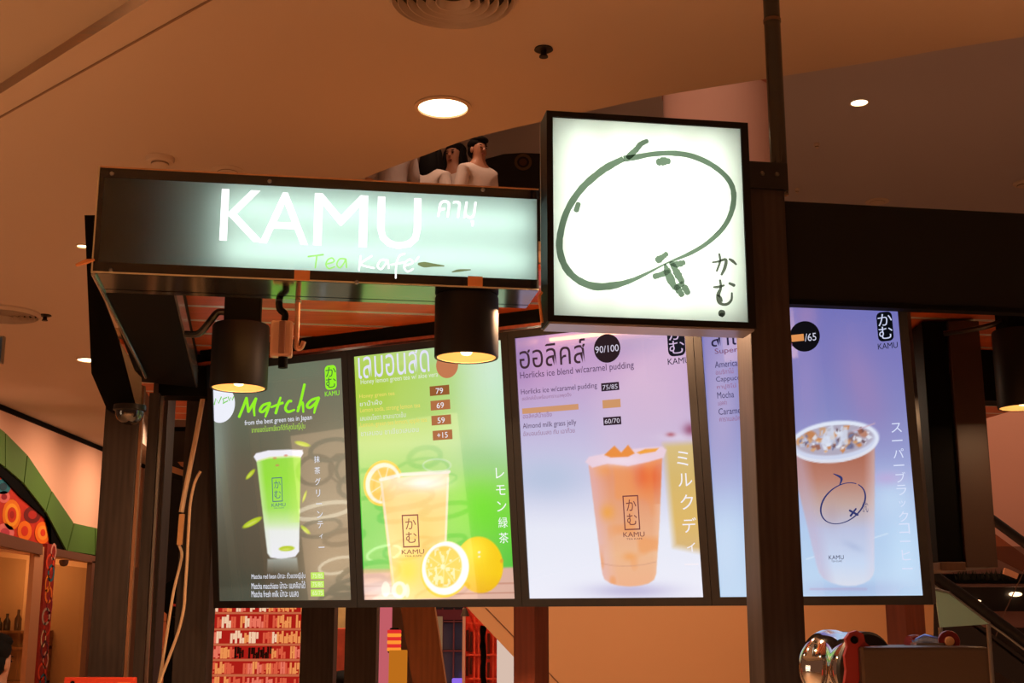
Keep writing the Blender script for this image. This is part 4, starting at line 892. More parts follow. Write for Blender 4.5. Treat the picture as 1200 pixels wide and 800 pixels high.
MB().tube(smooth_path(cbl([(241, 440), (237, 470), (230, 510), (222, 550), (216, 580), (212.5, 600)], 4.98), 5), .010, 8).build('trunking', M_CABLE, k1, True)
MB().prism([at_y(210, 602, 4.96), at_y(215.5, 602, 4.96), at_y(212.5, 638, 4.96), at_y(207, 638, 4.96)], (0, .018, 0)).build('inline_adapter', plain('adapter_tan', (196, 146, 96), .5), k1)
MB().tube(smooth_path(cbl([(209.5, 638), (213, 648), (211, 662), (204, 690), (199, 720), (193, 760), (186, 800), (180, 840)], 4.98), 5), .0055, 8).build('cord', M_CABLE, k1, True)
k2 = thing('power_cable', at_y(190, 800, 4.98), 'thin cream cable hanging freely beside the leftmost menu board', 'cable', 'cream cables at the left post')
MB().tube(smooth_path(cbl([(235, 552), (228, 566), (223, 590), (221, 620), (219, 660), (217, 690), (215.5, 712), (209, 740), (198, 770), (187, 800), (178, 840)], 4.96), 5), .0058, 8).build('cord', M_CABLE, k2, True)

# ---------- right side: hanging cabinet, rear beam
hc = thing('hanging_cabinet', at_y(1120, 668, 4.35), 'dark cabinet hanging right of the rightmost menu board', 'cabinet')
Y = 4.35
x0, x1, x2 = at_y(1090, 520, Y)[0], at_y(1119, 520, Y)[0], at_y(1156, 520, Y)[0]; z0, z1 = at_y(1110, 658, Y)[2], 2.66
MB().bbox(x0, x1, Y, Y + .3, z0, z1, None, .004).build('black_front', M_BLACK, hc)
MB().bbox(x1 + .001, x2, Y - .02, Y + .3, z0 - .02, z1, None, .004).build('wooden_side', plain('dark_veneer', (62, 44, 36), .5, var=.2, vscale=8), hc)
MB().bbox(x0, x1, Y - .02, Y + .3, z0 - .03, z0 - .001, None, .003).build('bottom_board', wood('veneer_edge', (70, 48, 36), (100, 70, 52)), hc)
rb = fbox(MB(), 1.05, 2.35, 1.22, 1.34, 2.47, zS - .001, .004).build('rear_beam', M_BLACK)
tag(rb, 'black beam under the slats at the right edge behind the small spotlight', 'beam')

# ================================================================== LEFT SHOP (wall at x = -4.9)
LX = -4.9
def lx(x, y, dx=0.0): return at_x(x, y, LX + dx)
def lprism(pts, d0, th): return MB().prism([lx(x, y) + np.array([d0, 0, 0]) for x, y in pts], (th, 0, 0))
M_PINKW = plain('peach_wall', (236, 190, 160), .85, var=.03, vscale=.8)
w = MB()
w.prism([np.array([LX, 8, 2.3]), np.array([LX, 17.0, 2.3]), np.array([LX, 17.0, 3.60]), np.array([LX, 8, 3.60])], (-.2, 0, 0))
wl = structure(w.build('wall_left', M_PINKW))
structure(MB().box(LX - .2, LX + .02, 8, 17, 3.60, 3.648).build('trim_3', M_BLACK))
ag = thing('green_arch', lx(60, 600), 'green panelled arch over the shop front at far left', 'arch')
M_GREEN = plain('green_panel', (84, 126, 58), .5, var=.05, vscale=2)
outer = [(-22, 490), (0, 507), (26, 533), (55, 575), (81, 612.5)]; inner = [(-22, 532), (0, 547), (22, 566), (48, 599), (73, 645)]
for k in range(4):
    f0, f1 = .006, -.006
    lprism([outer[k], outer[k + 1], inner[k + 1], inner[k]], .002, .05).build('arch_panel', M_GREEN, ag) if False else lprism([(outer[k][0] + .5, outer[k][1] + .5), (outer[k + 1][0] - .5, outer[k + 1][1] - .5), (inner[k + 1][0] - .5, inner[k + 1][1] - .5), (inner[k][0] + .5, inner[k][1] + .5)], .002, .05).build('arch_panel', M_GREEN, ag)
lprism([(82, 613), (106, 618.3), (106, 650), (74, 645)], .002, .05).build('arch_panel', M_GREEN, ag)
lprism([(106.8, 618.5), (140, 625), (140, 656), (106.8, 650.2)], .002, .05).build('arch_panel', M_GREEN, ag)
blk = [(-22, 546), (0, 560), (20, 581), (41, 599), (56, 612), (57, 642)]; ing = inner
lprism([(-22, 532), (0, 547), (22, 566), (48, 599), (73, 645), (57, 642), (56, 612), (41, 599), (20, 581), (0, 560), (-22, 546)], .002, .03).build('inner_reveal', M_BLACK, ag)
mu = thing('mural_panel', lx(20, 636), 'bright orange and red swirled mural under the green arch', 'mural')
lprism([(-22, 546), (0, 560), (20, 581), (41, 599), (56, 612), (57, 642), (-22, 626)], .003, .01).build('board', plain('mural_red', (196, 46, 24), .6, var=.3, vscale=9), mu)
def swirl(x, y, r, cols, d=.014, asp=1.0):
    for k, c in enumerate(cols):
        rr = r * (1 - k / len(cols)); P = [lx(x + cos(a) * rr * asp, y + sin(a) * rr) + np.array([d + k * .0015, 0, 0]) for a in np.linspace(0, 2 * pi, 19)[:-1]]
        mesh_obj('painted_swirl', P, [tuple(range(18))], plain('paint_%d_%d_%d' % c, c, .6), mu)
swirl(2, 570, 9, [(20, 120, 140), (10, 70, 90)]); swirl(12, 603, 18, [(240, 130, 20), (250, 170, 40), (210, 50, 20), (170, 30, 20)], asp=.6); swirl(3, 582, 7, [(230, 120, 120), (150, 20, 40)])
swirl(4, 624, 11, [(236, 130, 130), (200, 70, 90)]); swirl(27, 622, 12, [(240, 120, 20), (210, 50, 20)], .016, .7); swirl(48, 624, 13, [(245, 120, 20), (250, 160, 50), (230, 60, 20)], .018, .7); swirl(36, 603, 10, [(110, 24, 22), (180, 40, 30)], .016)
# shop front: header beams, mullions, decorated column, glass, interior
sf = thing('shop_facade', lx(60, 800) * [1, 1, 0], 'brown framed glass shop front at far left under the arch', 'shop front')
M_BRN = plain('bronze_frame', (120, 84, 66), .45); M_TAN = plain('tan_frame', (196, 140, 100), .5)
lprism([(-22, 621), (38, 637.5), (38, 650), (-22, 637)], .055, .05).build('header_beam', M_BRN, sf)
lprism([(52, 641), (114, 653), (114, 661), (52, 650)], .0, .06).build('header_beam', M_BRN, sf)
def lvert(x0, x1, ytop, d0, th, name, mat):
    """upright in the wall plane: x0,x1 taken at the picture row 720"""
    A_, B_ = lx(x0, 720), lx(x1, 720); zt = lx((x0 + x1) / 2, ytop)[2]
    return MB().box(LX + d0, LX + d0 + th, A_[1], B_[1], 0, zt).build(name, mat, sf)
lvert(26, 37, 639, .03, .05, 'mullion', M_TAN); lvert(98, 104, 657, .0, .06, 'mullion', M_BRN); lvert(104, 110, 657, .0, .05, 'mullion', M_TAN)
for i_, (x0, x1, yt) in enumerate(((-22, 26, 650), (50, 98, 660))):
    A_, B_ = lx(x0, 720), lx(x1, 720); MB().box(LX - .004, LX + .004, A_[1] + .01, B_[1] - .01, .02, lx((x0 + x1) / 2, yt)[2] - .02).build('glass_pane', glass('shop_glass', (236, 232, 224), .08), sf)
pc = thing('painted_pillar', lx(43, 800) * [1, 1, 0], 'slim red column painted with colourful loops beside the shop window', 'column')
A_, B_ = lx(38, 720), lx(49, 720); zt = lx(46, 637)[2]
MB().box(LX + .02, LX + .10, A_[1], B_[1], 0, zt).build('shaft', plain('column_red', (150, 40, 30), .55, var=.4, vscale=14), pc)
ym = (A_[1] + B_[1]) / 2; rad = (B_[1] - A_[1]) * .46
cols = [(240, 140, 40), (40, 110, 130), (220, 70, 40), (214, 150, 130), (110, 50, 60), (230, 190, 150), (200, 60, 40), (180, 150, 130), (150, 40, 60), (240, 120, 50)]
for k, zz in enumerate(np.arange(.9, zt - .05, .11)):
    c = cols[k % len(cols)]; w_ = .6 + .4 * ((k * 7) % 5) / 4; yy = ym + ((k * 3) % 5 - 2) * rad * .22; P = []; Q = []
    for a in np.linspace(0, 2 * pi, 17)[:-1]: P.append((LX + .103, yy + cos(a) * rad * w_, zz + sin(a) * .09)); Q.append((LX + .103, yy + cos(a) * rad * w_ * .62, zz + sin(a) * .062))
    mesh_obj('painted_loop', P + Q, [(i, (i + 1) % 16, 16 + (i + 1) % 16, 16 + i) for i in range(16)], plain('paint_%d_%d_%d' % c, c, .55), pc)
# shop interior
M_SHOP = plain('shop_wall', (214, 160, 104), .7)
structure(MB().box(-7.5, -7.4, 8, 17, 0, 2.6).build('wall_shop_back', M_SHOP))
structure(MB().box(-7.4, LX - .2, 8, 17, 2.5, 2.6).build('ceiling_shop', M_SHOP))
structure(MB().box(-7.4, LX - .05, 16.9, 17, 0, 2.5).build('wall_shop_end', M_SHOP))
area_lamp('shop_lamp', (-6.3, 13.0, 2.46), 1.6, 34, (1.0, .55, .22), shape='SQUARE')
sh = thing('display_shelf', (-6.6, 16.7, 0), 'wooden display shelves inside the far left shop', 'shelf')
M_SHELF = wood('shop_oak', (120, 74, 34), (166, 110, 58))
for zz in (.35, .85, 1.27, 1.47): MB().box(-7.3, -5.9, 16.5, 16.88, zz, zz + .03).build('shelf_board', M_SHELF, sh)
for xx in (-7.3, -6.6, -5.93): MB().box(xx, xx + .03, 16.52, 16.88, 0, 1.469).build('upright', M_SHELF, sh)
area_lamp('shop_cove_lamp', (-6.1, 16.3, 2.42), .8, 9, (1.0, .6, .3), (radians(55), 0, 0), shape='SQUARE')
for i_, (xx, hh, lb) in enumerate(((-6.52, .16, 'short dark bottle on the shop shelf at far left, leftmost of three'), (-6.42, .21, 'middle dark bottle of three on the shop shelf at far left'), (-6.28, .26, 'tallest dark bottle on the shop shelf at far left'))):
    r_ = .045
    tag(MB().lathe((xx, 16.66, 1.5005), [(.0005, 0), (r_, 0), (r_, hh * .55), (.018, hh * .75), (.018, hh), (.0005, hh)], seg=14).build('bottle', plain('dark_bottle', (60, 44, 30), .2), smooth=True), lb, 'bottle', 'bottles on the shop shelf')
fx = thing('ceiling_fixture', lx(75, 657), 'small round dark fitting under the shop front header', 'fitting')
MB().lathe(lx(75, 656), [(.0005, 0), (.05, 0), (.05, -.03), (.035, -.06), (.0005, -.07)], seg=20).build('dome', plain('fitting_brown', (90, 60, 44), .5), fx, True)
bs = thing('hanging_sign', at_z(2, 395, 3.3), 'small blue hanging sign at the left edge of the picture', 'sign')
P = at_y(-8, 410, 8.0)
MB().bbox(P[0] - .10, at_y(4.5, 410, 8.0)[0], 7.98, 8.02, at_y(2, 426, 8)[2], at_y(2, 394, 8)[2], None, .004).build('frame', M_STEEL, bs)
MB().box(P[0] - .09, at_y(3.2, 410, 8.0)[0], 7.974, 7.979, at_y(2, 424, 8)[2], at_y(2, 396, 8)[2]).build('face', plain('blue_face', (70, 110, 160), .4), bs)
MB().tube([(P[0] - .02, 8.0, at_y(2, 394, 8)[2]), (P[0] - .02, 8.0, CZ - .001)], .008, 8).build('hanger', M_STEEL, bs)

# ================================================================== BACKGROUND UNDER THE MENUS
tw = structure(MB().box(at_y(168, 700, 9.5)[0], at_y(206, 700, 9.5)[0], 9.52, 9.7, 0, at_y(190, 690, 9.5)[2] + .4).build('wall_tiled', plain('tile_joint', (120, 76, 48), .8)))
M_TILE = plain('tan_tile', (214, 150, 104), .4, var=.05, vscale=2)
for (x0, x1) in ((168.5, 183.4), (184.2, 205.5)):
    for (ya, yb) in ((660, 694.5), (695, 727.5), (728.3, 760.5), (761.3, 793.5), (794.3, 827)):
        p, q = at_y(x0, yb, 9.5), at_y(x1, ya, 9.5); MB().box(p[0], q[0], 9.5, 9.519, p[2], q[2]).build('tile', M_TILE, tw)
# red letter wall
rw = thing('letter_wall', at_y(296, 800, 9.0) * [1, 1, 0], 'glowing red wall of stacked narrow letter blocks under the Matcha menu', 'letter wall')
Y = 9.0; xA, xB = at_y(236, 750, Y)[0], at_y(356, 750, Y)[0]
MB().box(xA, xB, Y + .06, Y + .14, .9, 2.4).build('back_panel', glow('red_self_glow', (186, 32, 24), .8), rw)  # panel, ledges and letters glow in place of shop lamp light
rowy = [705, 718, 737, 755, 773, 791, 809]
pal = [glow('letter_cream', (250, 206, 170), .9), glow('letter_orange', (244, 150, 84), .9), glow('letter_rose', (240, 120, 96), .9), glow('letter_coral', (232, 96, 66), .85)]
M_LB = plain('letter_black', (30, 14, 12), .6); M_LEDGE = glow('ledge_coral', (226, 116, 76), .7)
random.seed(11)
def glyph_block(x0, x1, z0, z1, kind):
    mb = MB(); w = x1 - x0; s = w * .26; h = z1 - z0; y0, y1 = Y + .01, Y + .055
    cut = [(0, 1), (.4, 1), (0, .55), (.1, .8)][kind % 4]
    bars = [(x0, x0 + s, z0, z1), (x1 - s, x1, z0 + h * cut[0], z0 + h * cut[1])]
    if kind > 2: fz = (.1, .3, .5, .62, .45)[kind % 5]; bars.append((x0 + s, x1 - s, z0 + h * fz, z0 + h * (fz + .12)))
    for b_ in bars: mb.box(b_[0], b_[1], y0, y1, b_[2], b_[3])
    return mb
for r_ in range(6):
    zt, zb_ = at_y(296, rowy[r_] + 1.5, Y)[2], at_y(296, rowy[r_ + 1] - 1.5, Y)[2]
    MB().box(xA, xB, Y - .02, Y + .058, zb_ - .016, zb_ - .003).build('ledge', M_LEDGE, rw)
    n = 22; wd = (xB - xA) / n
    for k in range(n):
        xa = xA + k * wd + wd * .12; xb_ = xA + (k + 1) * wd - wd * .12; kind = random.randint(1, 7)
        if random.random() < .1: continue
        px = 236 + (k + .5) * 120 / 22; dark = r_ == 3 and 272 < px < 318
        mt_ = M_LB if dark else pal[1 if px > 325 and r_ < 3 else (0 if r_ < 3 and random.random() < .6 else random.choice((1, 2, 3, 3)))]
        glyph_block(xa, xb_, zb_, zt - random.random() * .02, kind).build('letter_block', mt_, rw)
rs = MB().box(at_y(198, 750, 9.3)[0], at_y(206, 750, 9.3)[0], 9.3, 9.36, 0, at_y(200, 722, 9.3)[2]).build('red_strip_panel', plain('red_panel', (200, 60, 44), .5))
tag(rs, 'narrow red panel beside the tan tiled wall behind the cables', 'panel')
# bits of shop between the posts
lt = thing('paper_lantern', at_y(462, 757, 8.0), 'striped red and orange glowing lantern between posts under the lemon menu', 'lantern')
c = at_y(462, 748, 8.0)
for k in range(6):
    MB().lathe(c + np.array([0, 0, .052 - .021 * k]), [(.040, 0), (.043, -.006), (.043, -.015), (.040, -.021)], seg=24).build('paper_band', glow('lantern_orange', (255, 150, 50), 1.0) if k % 2 else glow('lantern_red', (235, 50, 46), .9), lt, True)
MB().lathe(c + np.array([0, 0, .053]), [(.0005, .012), (.025, .010), (.03, 0)], seg=20).build('cap', M_BLACK, lt, True)
MB().lathe(c + np.array([0, 0, -.075]), [(.04, 0), (.035, -.01), (.0005, -.012)], seg=20).build('base', M_BLACK, lt, True)
def prop(name, label, cat, pts, Y, th, mat):
    return tag(MB().prism([at_y(x, y, Y) for x, y in pts], (0, th, 0)).build(name, mat), label, cat)
def floor_prop(name, label, cat, x0, x1, ytop, Y, th, mat, yref=750):
    return tag(MB().bbox(at_y(x0, yref, Y)[0], at_y(x1, yref, Y)[0], Y, Y + th, 0, at_y((x0 + x1) / 2, ytop, Y)[2], None, .006).build(name, mat), label, cat)
floor_prop('orange_pillar', 'orange pillar below the striped lantern, given a glow', 'pillar', 456, 476, 761.8, 7.94, .12, glow('orange_glow', (206, 120, 30), .8))  # no lamp: the pillar's brightness is put in as a glow
floor_prop('shop_display', 'red and brown shop display seen between posts under the Matcha menu', 'display', 386, 408, 736, 8.3, .3, plain('display_red', (196, 84, 60), .6, var=.6, vscale=12))
floor_prop('shop_screen', 'pale green poster stand between posts under the Matcha menu', 'poster stand', 386, 404, 706, 8.7, .1, plain('poster_pale', (200, 200, 150), .6, var=.5, vscale=9))
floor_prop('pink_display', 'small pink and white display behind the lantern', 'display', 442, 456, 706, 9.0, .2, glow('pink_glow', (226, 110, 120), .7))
floor_prop('brick_display', 'mottled brown display left of the orange pillar', 'display', 436, 462, 745, 9.4, .2, plain('mottled_brown', (170, 100, 66), .7, var=.6, vscale=14))
ww = thing('window_wall', at_y(525, 800, 10.5) * [1, 1, 0], 'dark blue glazed shop window right of the leaning strut', 'shop window')
Y = 10.5; X = lambda x: at_y(x, 750, Y)[0]; Z = lambda y: at_y(530, y, Y)[2]
MB().box(X(500), X(560), Y + .05, Y + .1, 0, Z(690)).build('dark_interior', plain('dark_blue', (36, 44, 66), .3), ww)
for x0, x1, ya, yb in ((519, 531, 730, 761), (532.5, 546, 730, 761), (519, 531, 764, 800), (532.5, 546, 764, 800)):
    MB().box(X(x0), X(x1), Y + .03, Y + .045, Z(yb), Z(ya)).build('pane', plain('blue_pane', (70, 84, 120), .1, spec=.8), ww)
for x in (518, 531.5, 546.5): MB().box(X(x) - .005, X(x) + .006, Y + .01, Y + .05, 0, Z(712)).build('mullion', plain('mauve_frame', (130, 76, 86), .5), ww)
for y in (728, 762.5): MB().box(X(512), X(548), Y + .005, Y + .03, Z(y) - .006, Z(y) + .006).build('transom', MATS['mauve_frame'], ww)
MB().box(X(508), X(550), Y + .0, Y + .03, Z(726), Z(714)).build('sign_band', plain('magenta_band', (120, 50, 70), .5), ww)
MB().box(X(510), X(518.5), Y - .01, Y + .02, Z(763), Z(722)).build('pale_poster', plain('mint_poster', (190, 214, 190), .6), ww)
floor_prop('violet_light_box', 'small violet glowing box at the bottom beside the red house front', 'light box', 530, 546, 795, 9.8, .1, glow('violet_glow', (150, 110, 240), .9))
rh = thing('red_house_front', at_y(562, 800, 9.0) * [1, 1, 0], 'bright red wooden house front with small windows under the lemon menu', 'house front')
Y = 9.0; X = lambda x: at_y(x, 750, Y)[0]; Z = lambda y: at_y(560, y, Y)[2]
MB().box(X(543), X(582), Y + .04, Y + .2, 0, Z(700)).build('wall', plain('red_boards', (226, 62, 42), .5), rh)
for x0, x1, ya, yb in ((546, 549, 738, 763), (550.5, 553.5, 740, 764), (546, 549, 769, 792), (550.5, 553.5, 770, 790), (571, 574, 742, 772), (571, 574, 776, 800)):
    MB().box(X(x0), X(x1), Y + .02, Y + .039, Z(yb), Z(ya)).build('window_slot', plain('slot_dark', (90, 26, 20), .4), rh)
for x in (544, 555, 560, 577): MB().box(X(x), X(x + 2), Y + .005, Y + .019, 0, Z(722)).build('batten', plain('batten_red', (240, 90, 66), .5), rh)
for y in (730, 767, 795): MB().box(X(543), X(582), Y - .01, Y + .004, Z(y) - .006, Z(y) + .006).build('ledge', MATS['batten_red'], rh)
MB().box(X(542), X(545.5), Y - .03, Y - .011, 0, Z(712)).build('corner_post', plain('white_post', (226, 190, 180), .5), rh)
pp = thing('black_pipe', at_y(566, 800, 7.6) * [1, 1, 0], 'black ragged pipe standing in front of the red house front', 'pipe')
MB().tube([at_y(566.5, 733 + k * 6, 7.6) + np.array([random.uniform(-.004, .004), 0, 0]) for k in range(12)] + [np.array([at_y(566.5, 800, 7.6)[0], 7.6, 0])], [.016 + random.uniform(-.003, .003) for _ in range(12)] + [.018], 10).build('shaft', M_BLACK, pp)
lmp = thing('bell_lamp', at_y(545, 722, 8.75), 'small dark bell-shaped lamp at the corner of the red house front', 'lamp')
c = at_y(545, 718, 8.75); MB().lathe(c, [(.0005, .035), (.012, .03), (.02, .01), (.03, -.02), (.026, -.022)], seg=20).build('shade', plain('pewter', (90, 84, 78), .35, metal=.6), lmp, True)
MB().tube([c + np.array([0, 0, .03]), c + np.array([0, .02, .06]), c + np.array([0, .285, .06])], .006, 6).build('stem', M_BLACK, lmp)
floor_prop('white_wall_panel', 'white wall piece left of the square post under the lilac menu, given a glow', 'panel', 578, 606, 738, 9.6, .1, glow('white_panel_glow', (244, 214, 196), .75))  # plain white wall, glowing in place of light falling on it
# escalator truss with its tan underside, behind the menus
es = thing('escalator_truss', at_y(840, 790, 7.0) * [1, 1, 0], 'broad tan clad escalator underside behind and below the menu boards', 'escalator')
M_CLAD = plain('tan_cladding', (222, 158, 106), .5, var=.03, vscale=1)
MB().prism([at_y(x, y, 7.0) for x, y in ((528, 690), (1094, 690), (1094, 1010), (842, 1010), (602, 769.5), (548, 712))], (0, 1.6, 0)).build('cladding', M_CLAD, es)
for p, q in (((569, 712), (604, 748)), ((643, 788), (660, 806))):
    MB().tube([at_y(*p, 6.998), at_y(*q, 6.998)], .003, 5).build('panel_joint', plain('joint_brown', (130, 84, 54), .7), es)

# ================================================================== RIGHT: ESCALATOR AND DARK HALL
area_lamp('rose_wall_fill_lamp', (5.0, 11.6, 6.9), .4, 65, (1.0, .6, .42), spread=radians(110))  # unseen lamp added to brighten the rose wall
structure(MB().prism([at_y(1130, 470, 13), at_y(1500, 470, 13), at_y(1500, 655, 13), at_y(1130, 655, 13)], (0, .2, 0)).build('wall_right', plain('rose_wall', (214, 160, 136), .85)))
er = thing('escalator_rail', at_y(1150, 800, 8.5) * [1, 1, 0], 'black escalator handrail sloping down to the right edge', 'escalator')
MB().tube([at_y(1085, 668, 7.5), at_y(1130, 699, 7.5), at_y(1170, 729, 7.5), at_y(1260, 795, 7.5)], .034, 12).build('handrail', plain('rail_rubber', (30, 27, 25), .5), er, True)
MB().prism([at_y(1088, 688, 7.6), at_y(1260, 812, 7.6), at_y(1260, 845, 7.6), at_y(1088, 745, 7.6)], (0, .02, 0)).build('balustrade_glass', glass('balustrade_glass', (150, 140, 130), .12), er)
MB().prism([at_y(1085, 742, 7.55), at_y(1260, 838, 7.55), at_y(1260, 900, 7.55), at_y(1085, 820, 7.55)], (0, .25, 0)).build('skirt', plain('skirt_dark', (62, 52, 46), .5), er)
MB().tube([at_y(1092, 684, 7.45), at_y(1175, 742, 7.45), at_y(1260, 806, 7.45)], .008, 8).build('lower_rail', M_STEEL, er, True)
er2 = thing('escalator_rail', at_y(1180, 640, 10.5) * [1, 1, 0], 'second black handrail higher up at the right edge', 'escalator')
MB().tube([at_y(1140, 592, 10.5), at_y(1176, 618, 10.5), at_y(1260, 680, 10.5)], .04, 12).build('handrail', MATS['rail_rubber'], er2, True)
MB().prism([at_y(1140, 606, 10.55), at_y(1260, 694, 10.55), at_y(1260, 700, 10.55), at_y(1140, 640, 10.55)], (0, .02, 0)).build('balustrade_glass', glass('amber_glass', (226, 190, 160), .1), er2)
dh = thing('dark_shopfront', at_y(1150, 800, 12.5) * [1, 1, 0], 'dark shop front below the rose wall, behind the escalator handrail', 'shop front')
Y = 12.5; X = lambda x: at_y(x, 700, Y)[0]; Z = lambda y: at_y(1150, y, Y)[2]
MB().box(X(1075), X(1400), Y, Y + .2, Z(672), Z(640)).build('planter_band', plain('band_brown', (120, 84, 68), .7, var=.2), dh)
MB().box(X(1075), X(1400), Y + .1, Y + .3, 0, Z(672) - .001).build('dark_bay', plain('bay_dark', (22, 18, 16), .4), dh)
MB().box(X(1116), X(1400), Y - .05, Y + .099, Z(687.5), Z(684)).build('sill', plain('sill_mauve', (120, 96, 92), .5), dh)
MB().box(X(1075), X(1400), Y - .02, Y + .099, Z(735), Z(716)).build('kick_band', plain('kick_mauve', (110, 76, 68), .5), dh)
mb = MB()
for k in range(70):
    x = X(1118 + k * .9); hh = .05 + random.random() * .08; mb.add([(x, Y - .03, Z(681)), (x + .03, Y - .03, Z(681)), (x + random.uniform(-.03, .05), Y - .03, Z(681) + hh)], [(0, 1, 2)])
    mb.add([(x, Y - .05, Z(681)), (x + .03, Y - .04, Z(681)), (x + random.uniform(-.03, .05), Y - .06, Z(681) + hh * .8)], [(0, 1, 2)])
o = mb.build('planter_grass', plain('grass_dark', (34, 38, 22), .8), dh); o['kind'] = 'stuff'
MB().box(X(1112), X(1300), Y - .08, Y - .001, Z(683), Z(680.5)).build('planter_tray', M_BLACK, dh)
for x, y, r_ in ((1145.5, 704, .034), (1190, 696, .065)):
    MB().ellipsoid(at_y(x, y, Y + .06), (r_, .03, r_ * .35), 18, 8).build('lamp', glow('bay_glow', (255, 206, 160), 3.0), dh, True)  # small flat ellipsoids with a glow
MB().prism([at_y(1178, 665, Y - .2), at_y(1194, 672, Y - .2), at_y(1192, 678, Y - .2), at_y(1176, 672, Y - .2)], (0, .03, 0)).build('spot_arm', plain('spot_tan', (220, 160, 120), .5), dh)
gp2 = thing('sign_reflection_pane', at_y(1120, 740, 6.8), 'pale green glass panel under the handrail, right of the rightmost menu', 'glass panel')
MB().prism([at_y(1096, 692, 6.8), at_y(1112, 695, 6.8), at_y(1160, 731, 6.8), at_y(1102, 735, 6.8)], (0, .015, 0)).build('pane', plain('reflection_green', (150, 182, 160), .2, spec=.6), gp2)  # square sign's reflection in the balustrade, put into shape and colour
MB().tube([at_y(1096, 690, 6.79), at_y(1112, 694, 6.79), at_y(1160, 730, 6.79)], .006, 6).build('edge', M_STEEL, gp2)
MB().tube([at_y(1102, 735, 6.808), np.array([at_y(1102, 735, 6.8)[0], 6.808, 0])], .012, 8).build('support_leg', M_STEEL, gp2)
MB().tube([at_y(1158, 731, 6.808), np.array([at_y(1158, 735, 6.8)[0], 6.808, 0])], .012, 8).build('support_leg', M_STEEL, gp2)
hw = tag(MB().tube([at_y(1204, 660, 9), at_y(1176, 720, 9), at_y(1160, 765, 9)], .004, 6).build('stay_wire', plain('wire_grey', (130, 104, 90), .4, metal=.5)), 'thin stay wire slanting down at the right edge', 'wire')

# ---------- gallery: round column and dark sign
cc = at_y(842, 150, 9.3); rc = (at_y(906, 150, 9.3)[0] - at_y(778, 150, 9.3)[0]) / 2
gc = thing('round_column', (cc[0], cc[1], GZ - .3), 'glossy rose-coloured round column rising behind the square sign', 'column')
MB().lathe((cc[0], cc[1], 0), [(rc, 0.0), (rc, UZ - .002)], seg=72).build('shaft', plain('rose_lacquer', (238, 196, 184), .16, spec=.6, coat=.4), gc, True)
for z in (4.2, 5.6): MB().lathe((cc[0], cc[1], z), [(rc * 1.001, 0), (rc * 1.012, .006), (rc * 1.012, .024), (rc * 1.001, .03)], seg=72).build('band', plain('rose_band', (190, 120, 100), .2), gc, True)
gs = thing('gallery_sign', at_y(610, 215, 12.6) * [1, 1, 0] + np.array([0, 0, GZ]), 'dark round-topped board with a faint ring emblem on the upper gallery', 'sign')
Y = 12.6; pts = [(548, 214), (556, 196), (570, 186), (590, 180.5), (612, 179), (634, 180), (660, 186), (680, 200)]
pl = [at_y(x, y, Y) for x, y in pts]; pl = pl + [pl[-1] * [1, 1, 0] + np.array([0, 0, GZ]), pl[0] * [1, 1, 0] + np.array([0, 0, GZ])]
MB().prism(pl, (0, .1, 0)).build('board', plain('board_dark', (26, 21, 20), .5), gs)
c = at_y(613, 190, Y - .004); MB().lathe(c, [(.062, 0), (.09, 0), (.09, .008), (.062, .008)], axis=(0, -1, 0), seg=28).build('ring_emblem', plain('ring_gold', (110, 84, 48), .5), gs, True)
MB().lathe(c, [(.0005, .004), (.04, .004)], axis=(0, -1, 0), seg=24).build('emblem_core', plain('core_brown', (96, 60, 36), .5), gs, True)

# ================================================================== PEOPLE
def skin_mesh(name, joints, bones, radii, mat, parent, sub=2, root=0):
    base = np.array(wloc(parent))
    me = bpy.data.meshes.new(name); me.from_pydata([list(map(float, np.array(j))) for j in joints], [list(b) for b in bones], []); me.update()
    me.materials.append(mat); o = bpy.data.objects.new(name, me); col.objects.link(o); o.parent = parent
    o.modifiers.new('skin', 'SKIN'); ss = o.modifiers.new('sub', 'SUBSURF'); ss.levels = sub; ss.render_levels = sub
    bm = bmesh.new(); bm.from_mesh(me); lay = bm.verts.layers.skin.verify(); bm.verts.ensure_lookup_table()
    for i, v in enumerate(bm.verts):
        r = radii[i]; v[lay].radius = (r, r) if not hasattr(r, '__len__') else r; v[lay].use_root = (i == root)
    bm.to_mesh(me); bm.free()
    bpy.context.view_layer.update(); dg = bpy.context.evaluated_depsgraph_get()
    m2 = bpy.data.meshes.new_from_object(o.evaluated_get(dg)); o.modifiers.clear(); o.data = m2; bpy.data.meshes.remove(me)
    for p in m2.polygons: p.use_smooth = True
    return o
M_SKIN = plain('skin', (196, 138, 108), .55); M_HAIR = plain('black_hair', (20, 16, 15), .8, spec=.15)
